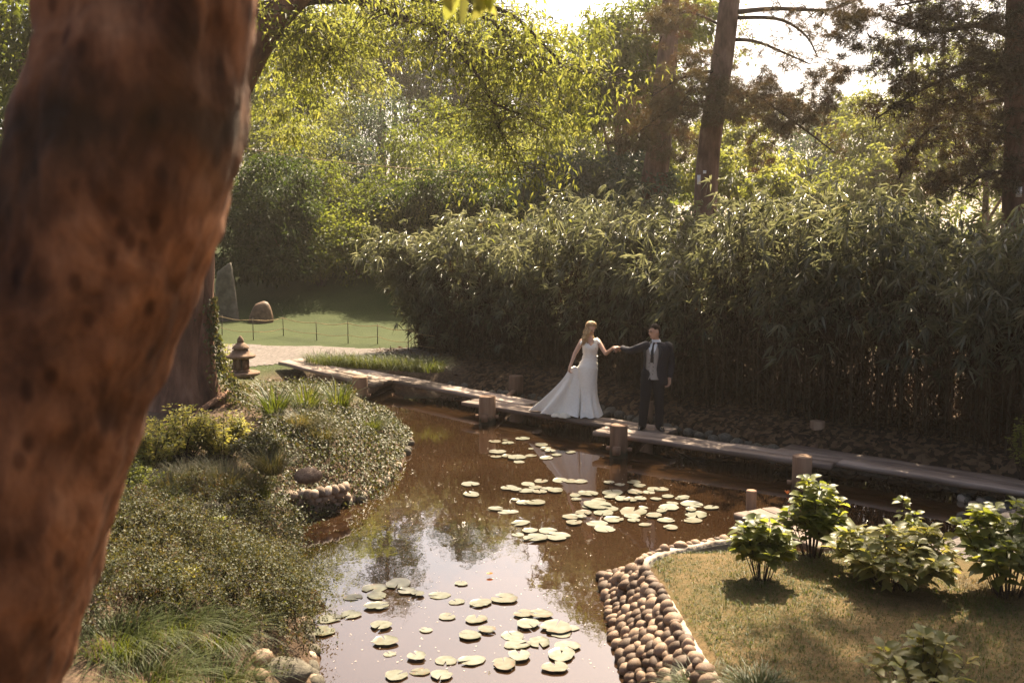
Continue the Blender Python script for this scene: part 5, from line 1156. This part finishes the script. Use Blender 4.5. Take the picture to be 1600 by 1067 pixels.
def bark_fg():
    m, nt, out = new_mat('bark_flaky'); b = principled(nt, out, .85, .2); tc = N(nt, 'ShaderNodeTexCoord')
    mp = N(nt, 'ShaderNodeMapping'); mp.inputs['Scale'].default_value = (1, 1, .55); nt.links.new(tc.outputs['Object'], mp.inputs[0])
    n1 = N(nt, 'ShaderNodeTexNoise'); n1.inputs['Scale'].default_value = 5.5; n1.inputs['Detail'].default_value = 7; n1.inputs['Roughness'].default_value = .6; n1.inputs['Distortion'].default_value = .6
    n2 = N(nt, 'ShaderNodeTexNoise'); n2.inputs['Scale'].default_value = 22; n2.inputs['Detail'].default_value = 8
    for n in (n1, n2): nt.links.new(mp.outputs[0], n.inputs['Vector'])
    r1 = ramp(nt, [(.28, (.032, .014, .007)), (.42, (.10, .044, .020)), (.56, (.19, .085, .040)), (.72, (.30, .15, .078))]); nt.links.new(n1.outputs[0], r1.inputs[0])
    r2 = ramp(nt, [(.35, (.45, .42, .4)), (.6, (1, 1, 1))]); nt.links.new(n2.outputs[0], r2.inputs[0])
    mu = N(nt, 'ShaderNodeMix', data_type='RGBA', blend_type='MULTIPLY'); mu.inputs[0].default_value = .8; nt.links.new(r1.outputs[0], mu.inputs[6]); nt.links.new(r2.outputs[0], mu.inputs[7]); nt.links.new(mu.outputs[2], b.inputs['Base Color'])
    vo = N(nt, 'ShaderNodeTexVoronoi'); vo.inputs['Scale'].default_value = 17; nt.links.new(mp.outputs[0], vo.inputs['Vector'])
    r3 = ramp(nt, [(.12, (.28, .24, .22)), (.30, (1, 1, 1))]); nt.links.new(vo.outputs['Distance'], r3.inputs[0])
    m3 = N(nt, 'ShaderNodeMix', data_type='RGBA', blend_type='MULTIPLY'); m3.inputs[0].default_value = .75; nt.links.new(mu.outputs[2], m3.inputs[6]); nt.links.new(r3.outputs[0], m3.inputs[7])
    # dark moss stain round the fork
    n4 = N(nt, 'ShaderNodeTexNoise'); n4.inputs['Scale'].default_value = 3.2; n4.inputs['Detail'].default_value = 5; nt.links.new(tc.outputs['Object'], n4.inputs['Vector'])
    sz_ = N(nt, 'ShaderNodeSeparateXYZ'); nt.links.new(tc.outputs['Object'], sz_.inputs[0])
    mr = N(nt, 'ShaderNodeMapRange'); mr.inputs[1].default_value = 0; mr.inputs[2].default_value = .32; mr.inputs[3].default_value = .10; mr.inputs[4].default_value = -.30
    dz_ = N(nt, 'ShaderNodeMath', operation='SUBTRACT'); dz_.inputs[1].default_value = FORK_Z - .06; nt.links.new(sz_.outputs[2], dz_.inputs[0]); az_ = N(nt, 'ShaderNodeMath', operation='ABSOLUTE'); nt.links.new(dz_.outputs[0], az_.inputs[0]); nt.links.new(az_.outputs[0], mr.inputs[0])
    a4 = N(nt, 'ShaderNodeMath', operation='ADD'); nt.links.new(n4.outputs[0], a4.inputs[0]); nt.links.new(mr.outputs[0], a4.inputs[1])
    r4 = ramp(nt, [(.38, (0, 0, 0)), (.66, (.8, .8, .8))]); nt.links.new(a4.outputs[0], r4.inputs[0])
    m4 = N(nt, 'ShaderNodeMix', data_type='RGBA'); m4.inputs[7].default_value = (.022, .017, .010, 1); nt.links.new(r4.outputs[0], m4.inputs[0]); nt.links.new(m3.outputs[2], m4.inputs[6]); nt.links.new(m4.outputs[2], b.inputs['Base Color'])
    ad = N(nt, 'ShaderNodeMath', operation='MULTIPLY_ADD'); ad.inputs[1].default_value = .4; nt.links.new(n2.outputs[0], ad.inputs[0]); nt.links.new(n1.outputs[0], ad.inputs[2])
    bu = N(nt, 'ShaderNodeBump'); bu.inputs['Strength'].default_value = .9; bu.inputs['Distance'].default_value = .03; nt.links.new(ad.outputs[0], bu.inputs['Height']); nt.links.new(bu.outputs[0], b.inputs['Normal'])
    return m
tr_.data.materials.clear(); tr_.data.materials.append(bark_fg())
mb = MB(); tw = [([Q(345, -250, 2.2), Q(520, -140, 2.5), Q(680, -60, 2.8), Q(740, -8, 2.8)], .012)]
for pl, r_b in tw: mb.tube(smooth_path(pl, 12), np.linspace(r_b, .003, 12), 6)
mb.build('twig', M['branch'], ft, origin=fb)
mb = MB(); n = 7; pp = np.array([Q(700 + 12 * k, -25 + 6 * (k % 3), 2.8) for k in range(n)])
mb.big_leaves(pp, np.column_stack([RNG.normal(size=n) * .4, RNG.normal(size=n) * .3, np.full(n, -1.)]), RNG.normal(size=(n, 3)) + [0, -1, 0], .085, .05, .1, .1, RNG.uniform(.4, 1, n)); mb.build('leaves', M['leaf_bright'], ft, origin=fb)

# ------------------------------------------------------------------ plants on the banks
def scatter(poly_px, z0, n, lift=0.0):
    """points on the terrain inside a region outlined in the photograph"""
    pw = np.array([on(a_, b_, z0)[:2] for a_, b_ in poly_px]); lo, hi = pw.min(0), pw.max(0); out = np.zeros((0, 2))
    while len(out) < n:
        c = RNG.uniform(lo, hi, (n * 2, 2)); ins = np.zeros(len(c), bool)
        for a_, b_ in zip(pw, np.roll(pw, -1, 0)):
            q_ = (a_[1] > c[:, 1]) != (b_[1] > c[:, 1]); ins ^= q_ & (c[:, 0] < (b_[0] - a_[0]) * (c[:, 1] - a_[1]) / (b_[1] - a_[1] + 1e-12) + a_[0])
        out = np.concatenate([out, c[ins]])
    out = out[:n]; return np.column_stack([out, height(out[:, 0], out[:, 1]) + lift])

# creeping small-leaved shrub over the near bank
cp = scatter([(150, 810), (300, 800), (405, 845), (465, 880), (492, 1000), (470, 1050), (330, 960), (120, 1000)], .8, 1500)
mb = MB(); nk = 54; tp_ = []; 
hd_ = RNG.normal(size=(1500, 2)) * .5 + [.35, -.25]; ln_ = RNG.uniform(.25, .6, 1500)
tt = RNG.uniform(.1, 1, (1500, nk)); hb = np.maximum(.03, .20 + .26 * vnoise(cp * [2.2, 2.2, 1], 21) + .10 * vnoise(cp * [6, 6, 1], 22))
pos = cp[:, None, :] + np.concatenate([hd_[:, None, :] * (ln_[:, None] * tt)[..., None], ((hb[:, None] + .10) * np.sin(tt * 2.2) + .02)[..., None]], -1) + RNG.normal(size=(1500, nk, 3)) * .018
tv = np.linspace(.05, 1.05, 5); tws = MB()
for q_ in range(0, 1500, 2):
    if pond_dist(np.array([cp[q_, 0] + hd_[q_, 0] * ln_[q_]]), np.array([cp[q_, 1] + hd_[q_, 1] * ln_[q_]]))[0] > 0:
        tws.tube(cp[q_] + np.column_stack([hd_[q_] * (ln_[q_] * tv)[:, None], (hb[q_] + .10) * np.sin(tv * 2.2) + .02]), [.004, .0035, .003, .0025, .002], 3, False)
tag(tws.build('creeper_twigs', M['branch']), 'thin dark twigs running through the brownish creeper on the bank', 'twigs', kind='stuff')
pos = pos.reshape(-1, 3); tn = np.repeat(.5 + .3 * vnoise(cp * [1.1, 1.1, 1], 25) + RNG.normal(0, .12, 1500), nk)
dk = pond_dist(pos[:, 0], pos[:, 1]); ok_ = dk > -.14 + .1 * RNG.normal(size=len(pos)); pos, tn = pos[ok_], tn[ok_]; m = len(pos)
pos[:, 2] = np.maximum(pos[:, 2], .02)
mb.leaves(pos, rnd_unit(m), RNG.normal(size=(m, 3)) * .5 + [0, 0, 1], RNG.uniform(.016, .032, m), RNG.uniform(.011, .018, m), .1, .1, .45, np.clip(tn + RNG.normal(size=m) * .1, 0, 1))
tag(mb.build('creeping_shrub', M['creeper']), 'brownish small-leaved creeper covering the bank between trunk and pond', 'ground cover', kind='stuff')
# ivy bank
ip = scatter([(430, 690), (535, 640), (585, 640), (628, 662), (650, 700), (600, 760), (540, 785), (520, 770), (430, 775), (390, 790), (410, 720)], .5, 20000, .0)
hb = .10 + .16 * vnoise(ip * [2.4, 2.4, 1], 31) + .08 * vnoise(ip * [6, 6, 1], 32); ip[:, 2] += RNG.uniform(0, 1, len(ip)) ** .6 * np.maximum(hb + .1, .03) ; m = len(ip)
mb = MB(); mb.leaves(ip, unit(RNG.normal(size=(m, 3)) * .8 + [.3, -.4, -.3]), RNG.normal(size=(m, 3)) * .4 + [.1, -.25, 1], RNG.uniform(.028, .06, m), RNG.uniform(.022, .042, m), .12, .2, .42, RNG.uniform(0, 1, m))
tag(mb.build('ivy_bank', M['ivy']), 'glossy ivy spilling over the bank towards the water below the first post', 'ivy', kind='stuff')
ip = scatter([(335, 610), (470, 600), (560, 620), (540, 650), (430, 690), (360, 640)], .8, 3500, .02); m = len(ip); ip[:, 2] += RNG.uniform(0, .16, m)
mb = MB(); mb.leaves(ip, unit(RNG.normal(size=(m, 3)) + [0, 0, .2]), RNG.normal(size=(m, 3)) * .4 + [0, 0, 1], RNG.uniform(.03, .07, m), RNG.uniform(.025, .045, m), .12, .2, .42, RNG.uniform(0, 1, m))
tag(mb.build('low_ground_cover', M['ivy']), 'low leafy ground cover between the lantern and the ivy bank', 'ground cover', kind='stuff')

def clump(name, label, base, n, L, Wd, spread, mat, bend=.8, cat='plant', group=None, rad=.12, segs=4, up=1.0):
    base = np.asarray(base, float); root = thing(name, label, cat, base, group=group); a = RNG.uniform(0, 6.283, n); r = rad * np.sqrt(RNG.uniform(0, 1, n))
    pos = np.column_stack([np.cos(a) * r, np.sin(a) * r, np.full(n, -.03)]); d = np.column_stack([np.cos(a) * spread * RNG.uniform(.1, 1, n), np.sin(a) * spread * RNG.uniform(.1, 1, n), np.full(n, up)]) + RNG.normal(size=(n, 3)) * .1
    mb = MB(); mb.blades(pos, d, L * RNG.uniform(.6, 1.15, n), Wd, bend * RNG.uniform(.6, 1.3, n), segs, RNG.uniform(0, 1, n)); mb.build('blades', M[mat], root, kind='stuff'); return root
clump('sedge_clump', 'tawny fine-bladed sedge mound below the white-leaved shrub', on(352, 775, .8), 1700, .7, .007, .75, 'sedge', .62, 'sedge', rad=.2)
clump('sedge_clump', 'small tawny sedge mound at the foot of the strap-leaved lilies', on(470, 675, .8), 1200, .62, .007, .7, 'sedge', .62, 'sedge', rad=.15)
clump('sedge_clump', 'fine dry sedge mound next to the tawny one on the near bank', on(300, 762, .8), 1000, .6, .007, .7, 'sedge', .62, 'sedge', rad=.15)
for k, (px, py, lab) in enumerate(((430, 655, 'strap-leaved lily clump nearest the ivy-clad trunk'), (478, 650, 'tallest strap-leaved lily clump on the bank beside the pond'), (530, 645, 'strap-leaved lily clump closest to the bridge post'))):
    clump('lily_clump', lab, on(px, py, .8), 130, .85, .028, .5, 'grass', .5, 'plant', 'strap-leaved lilies on the bank', .12, 5)
GG = 'tufts of long grass on the near bank'
for k, (px, py, n, lab) in enumerate(((180, 1010, 500, 'long green grass tuft against the leaning trunk'), (255, 990, 500, 'long green grass tuft below the creeping shrub'), (330, 1000, 520, 'long green grass tuft nearest the water'), (230, 1075, 500, 'long grass tuft cut off by the lower picture edge'), (330, 1080, 500, 'long grass tuft just above the small brown boulders'))):
    clump('grass_tuft', lab, on(px, py, .8), n, .5, .008, .7, 'grass', .9, 'grass', GG, .28)
clump('grass_tuft', 'arching bright grass at the end of the cobble wall', on(1100, 1085, .45), 420, .42, .010, .8, 'grass', .95, 'grass', GG, .16)
clump('grass_tuft', 'arching grass on the lawn side beyond the end of the cobble wall', on(1185, 1085, .45), 380, .38, .009, .8, 'grass', .95, 'grass', GG, .2)
for k in range(9):
    clump('sedge_clump', ['green sedge clump by the plank bridge, nearest the path end', 'green sedge clump, second along from the path end of the bridge', 'green sedge clump, third along from the path end of the bridge', 'green sedge clump, fourth along from the path end of the bridge', 'green sedge clump, fifth along, behind the far post', 'green sedge clump, sixth along, behind the bridge', 'green sedge clump, seventh along towards the bamboo', 'green sedge clump, eighth along towards the bamboo', 'green sedge clump at the foot of the bamboo'][k], on(497 + 22 * k, 566 + 1.5 * k, .55), 330, .6, .012, .5, 'grass', .8, 'sedge', 'sedges behind the bridge', .3)
BL = [('feathery sedge tuft at the crest of the ivy bank', 505, 690, .5), ('feathery sedge tuft on the ivy bank facing the bridge', 580, 672, .42), ('feathery sedge tuft between the boulder and the white-leaved shrubs', 425, 735, .5),
    ('feathery sedge tuft behind the low cobble wall', 400, 775, .5), ('feathery sedge tuft hanging over the creeping shrub', 260, 805, .5), ('feathery sedge tuft below the brightest white-leaved shrub', 265, 768, .5), ('feathery sedge tuft against the leaning trunk', 190, 830, .5)]
for lab, px, py, L_ in BL:
    clump('sedge_clump', lab, on(px, py, .7), 420, L_ * 1.15, .007, .75, 'sedge' if px % 2 else 'grass', .6, 'sedge', 'feathery tufts on the bank', .14)
for lab, nm, poly, n_g, hh in (('rough grass on the bank below the white-leaved shrubs', 'bank_grass', [(180, 700), (420, 690), (430, 790), (300, 830), (150, 830)], 12000, .16), ('short sunlit grass beside the gravel path and lantern', 'path_grass', [(330, 560), (520, 556), (520, 612), (420, 640), (330, 640)], 9000, .10)):
    q_ = scatter(poly, .7, n_g); q_ = q_[(pond_dist(q_[:, 0], q_[:, 1]) > .25)]; q_ = q_[~((q_[:, 1] > 22.1 + (q_[:, 0] + 6.9) * 1.25) & (q_[:, 0] < -4.5))]; k_ = len(q_)
    mb = MB(); mb.blades(q_ - [0, 0, .01], RNG.normal(size=(k_, 3)) * .5 + [0, 0, 1], RNG.uniform(.4, 1, k_) * hh, RNG.uniform(.006, .010, k_), .6, 2, RNG.uniform(0, 1, k_)); tag(mb.build(nm, M['sedge'] if hh > .12 else M['grass']), lab, 'grass', kind='stuff')
# tall yellowed weeds on the near side of the path
def shrub(name, label, base, h, w, n_st, lv, L, Wd, mat, group=None, cat='shrub', big=True, up=.75, droop=.35, stem_mat='branch', flower=None, leafstart=.3):
    base = np.asarray(base, float); root = thing(name, label, cat, base, group=group); ms = MB(); P_ = []; A_ = []
    for k in range(n_st):
        a = RNG.uniform(0, 6.283); r = w * math.sqrt(RNG.uniform(0, 1)); hh = h * RNG.uniform(.6, 1.0) * (1 - .35 * (r / w) ** 2); e = np.array([math.cos(a) * r, math.sin(a) * r, hh]); b = np.array([math.cos(a) * r * .25, math.sin(a) * r * .25, -.04])
        pp = smooth_path([b, b * .5 + e * .5 + [0, 0, .08 * h], e], 9); ms.tube(pp, np.linspace(.006, .003, 9) * (h / .7) ** .5, 5, False)
        for _ in range(lv):
            t = RNG.uniform(leafstart, 1) ** .8; i0 = min(int(t * 8), 7); p_ = pp[i0] * (1 - (t * 8 - i0)) + pp[i0 + 1] * (t * 8 - i0); an = RNG.uniform(0, 6.283)
            P_.append(p_); A_.append([math.cos(an), math.sin(an), RNG.uniform(-.1, .6)])
        for q_ in range(4): an = q_ * 1.57 + RNG.uniform(0, .5); P_.append(e); A_.append([math.cos(an), math.sin(an), .7])
    ms.build('stems', M[stem_mat], root, kind='stuff'); P_ = np.array(P_); A_ = np.array(A_); m = len(P_); mb = MB()
    nr = RNG.normal(size=(m, 3)) * .25 + [0, 0, 1]; tn = RNG.uniform(0, 1, m)
    (mb.big_leaves if big else mb.leaves)(P_ + unit(A_) * .02, A_, nr, L * RNG.uniform(.6, 1.15, m), Wd * RNG.uniform(.65, 1.1, m), droop=droop, tone=tn)
    mb.build('leaves', M[mat], root, kind='stuff'); return root
GH = 'broad-leaved shrubs on the near lawn'
shrub('hydrangea_bush', 'upright broad-leaved bush nearest the concrete rim with bare lit stems', on(1190, 905, .45), .62, .26, 20, 18, .14, .10, 'hydrangea', GH, leafstart=.4)
shrub('hydrangea_bush', 'tallest broad-leaved bush behind the orange lily and landing stage', on(1268, 868, .45), .88, .30, 24, 24, .145, .10, 'hydrangea', GH, leafstart=.35)
shrub('hydrangea_bush', 'wide pale yellow-leaved bush in the middle of the lawn edge', on(1395, 915, .45), .62, .58, 42, 18, .17, .085, 'yellow_leaf', GH, leafstart=.25)
shrub('hydrangea_bush', 'single taller green shoot rising behind the pale yellow-leaved bush', on(1415, 885, .45), .88, .08, 3, 18, .10, .07, 'hydrangea', GH, leafstart=.6)
shrub('hydrangea_bush', 'dark green broad-leaved bush cut off by the picture edge beside the gravel', on(1575, 930, .45), .86, .48, 40, 20, .15, .10, 'hydrangea', GH)
shrub('hydrangea_bush', 'lowest bush with pale veined leaves at the lower picture edge', on(1440, 1120, .45), .60, .38, 18, 13, .14, .08, 'yellow_leaf', GH)
fl = thing('orange_lily', 'orange trumpet lily on a thin stalk in front of the landing stage', 'flower', on(1232, 850, .45)); b0 = np.array(fl.location)
tp_ = Q(1230, 772, b0[1]) - b0; mb = MB(); mb.tube(smooth_path([(0, 0, 0), tp_ * .5 + [.01, 0, 0], tp_], 8), .005, 5); mb.build('stalk', M['cane'], fl)
OP = leaf_mat('lily_petal', [(.55, .17, .05), (.7, .30, .12)], .45, (1.2, .9, .5))
for c in (tp_, tp_ + [.03, -.01, -.10]):
    an = np.arange(6) / 6 * 6.283; mb = MB(); mb.big_leaves(np.tile(c, (6, 1)), np.column_stack([np.cos(an) * .6, np.sin(an) * .6, np.full(6, .8)]), np.tile([0, 0, 1.], (6, 1)), .085, .028, .2, .15); mb.build('petals', OP, fl)
GL = 'leafy shrubs on the left bank'
GL = 'leafy shrubs on the bank below the ivy-clad tree'
for px, py, h, w, lab in ((232, 735, .55, .4, 'white-leaved shrub half hidden by the leaning trunk'), (285, 715, .72, .5, 'brightest white-leaved shrub at the foot of the ivy-clad tree'), (350, 715, .62, .45, 'white-leaved shrub directly above the tawny sedge mound'), (405, 725, .45, .35, 'low leafy shrub above the brown boulder among the ivy')):
    shrub('leafy_shrub', lab, on(px, py, .8), h, w, 70, 34, .07, .028, 'ivy' if px > 380 else 'yellow_leaf', GL, big=False, leafstart=.12)
shrub('leafy_shrub', 'sunlit light green shrub between the ivy-clad tree and the stone lantern', on(352, 600, .6), .95, .35, 30, 22, .09, .04, 'leaf_bright', GL, big=False)
shrub('leafy_shrub', 'green mossy bush between the leaning trunk and the sedge', on(205, 775, .8), .42, .4, 40, 20, .05, .03, 'hydrangea', GL, big=False)
for px, py, h, w, mt, lab in ((235, 860, .34, .22, 'ivy', 'low leafy bush in the upper part of the creeper next to the trunk'), (330, 850, .3, .22, 'hydrangea', 'low green bush in the middle of the creeper'), (395, 905, .3, .2, 'ivy', 'low leafy bush in the creeper near the water'), (270, 930, .3, .2, 'yellow_leaf', 'pale-leaved low bush in the creeper above the long grass'), (430, 965, .24, .18, 'hydrangea', 'low green bush at the water edge of the creeper')):
    shrub('small_shrub', lab, on(px, py, .8), h, w, 26, 16, .06, .032, mt, 'low bushes in the creeper', big=False, leafstart=.2)
shrub('leafy_shrub', 'light spruce-like young shrub at the picture edge before the bamboo', on(1600, 745, .4), .85, .22, 26, 24, .07, .02, 'leaf_bright', None, big=False)
shrub('small_shrub', 'little round bush alone on the shaded lawn slope', gz(502, 35.5), .8, .5, 30, 30, .09, .04, 'leaf_mid', None, big=False)
# lawn grass of the near bank
gp = scatter([(1010, 875), (1140, 848), (1300, 850), (1500, 900), (1600, 920), (1600, 1080), (1170, 1080), (1090, 990)], .45, 58000); dgr = pond_dist(gp[:, 0], gp[:, 1]); dRT = np.min(np.linalg.norm(gp[:, None, :2] - RT[None, ::2], axis=2), axis=1); gp = gp[(dgr > .2) & (dRT > .09)]
sd_ = RT[np.argmin(np.linalg.norm(gp[:, None, :2] - RT[None], axis=2), axis=1)]; sb_ = RB[np.argmin(np.linalg.norm(gp[:, None, :2] - RT[None], axis=2), axis=1)]; gp = gp[((gp[:, :2] - sd_) * (sd_ - sb_)).sum(1) > 0]; m = len(gp)
gr = vnoise(np.column_stack([gp[:, :2] * 1.3, 0 * gp[:, :1]]), 77); greenish = gr - .22 * (gp[:, 1] - 9.3) > -.4  # green towards the shaded lawn, dry tan towards the lit rim: light in colour
for msk, mt, lab, nm in ((greenish, 'grass', 'short green grass of the near lawn', 'lawn_grass'), (~greenish, 'grass_dry', 'dry tan grass around the broad-leaved bushes', 'dry_grass')):
    q_ = gp[msk]; k_ = len(q_); mb = MB(); mb.blades(q_ - [0, 0, .008], RNG.normal(size=(k_, 3)) * .5 + [0, 0, 1], RNG.uniform(.03, .085, k_) * (1 + .5 * vnoise(np.column_stack([q_[:, :2] * 5, 0 * q_[:, :1]]), 78)), RNG.uniform(.004, .008, k_), .5, 2, RNG.uniform(0, 1, k_)); tag(mb.build(nm, M[mt]), lab, 'grass', kind='stuff')
gp = scatter([(340, 545), (520, 545), (700, 548), (690, 500), (640, 470), (360, 470)], .8, 15000); dgr = gp[:, 1] > 27.0; gp = gp[dgr]; m = len(gp)
mb = MB(); mb.blades(gp - [0, 0, .01], RNG.normal(size=(m, 3)) * .5 + [0, 0, 1], RNG.uniform(.06, .14, m), RNG.uniform(.012, .02, m), .5, 2, RNG.uniform(0, 1, m)); tag(mb.build('slope_grass', M['grass']), 'green lawn grass behind the rope fence', 'grass', kind='stuff')
# line across the slope
ln = smooth_path([Q(352, 226, 37), Q(430, 240, 36.6), Q(520, 252, 36.2), Q(620, 262, 36), Q(740, 269, 35.4), Q(850, 270, 34.6)], 40); mb = MB(); mb.tube(ln, .014, 5); tag(mb.build('hanging_line', M['rope']), 'thin pale line stretched across the shrubs on the slope', 'line')

# ------------------------------------------------------------------ air
mb = MB(); mb.box((0, 420, 10.5), (2400, 2400, 24)); hz = mb.build('haze', None, kind='stuff')
m, nt, out = new_mat('haze'); v = nt.nodes.new('ShaderNodeVolumePrincipled'); v.inputs['Color'].default_value = (1.0, .89, .76, 1); v.inputs['Density'].default_value = .00055; v.inputs['Anisotropy'].default_value = .6
nt.links.new(v.outputs[0], out.inputs['Volume']); hz.data.materials.append(m)
hz['label'] = 'pale sunlit haze in the air over the garden'; hz['category'] = 'haze'
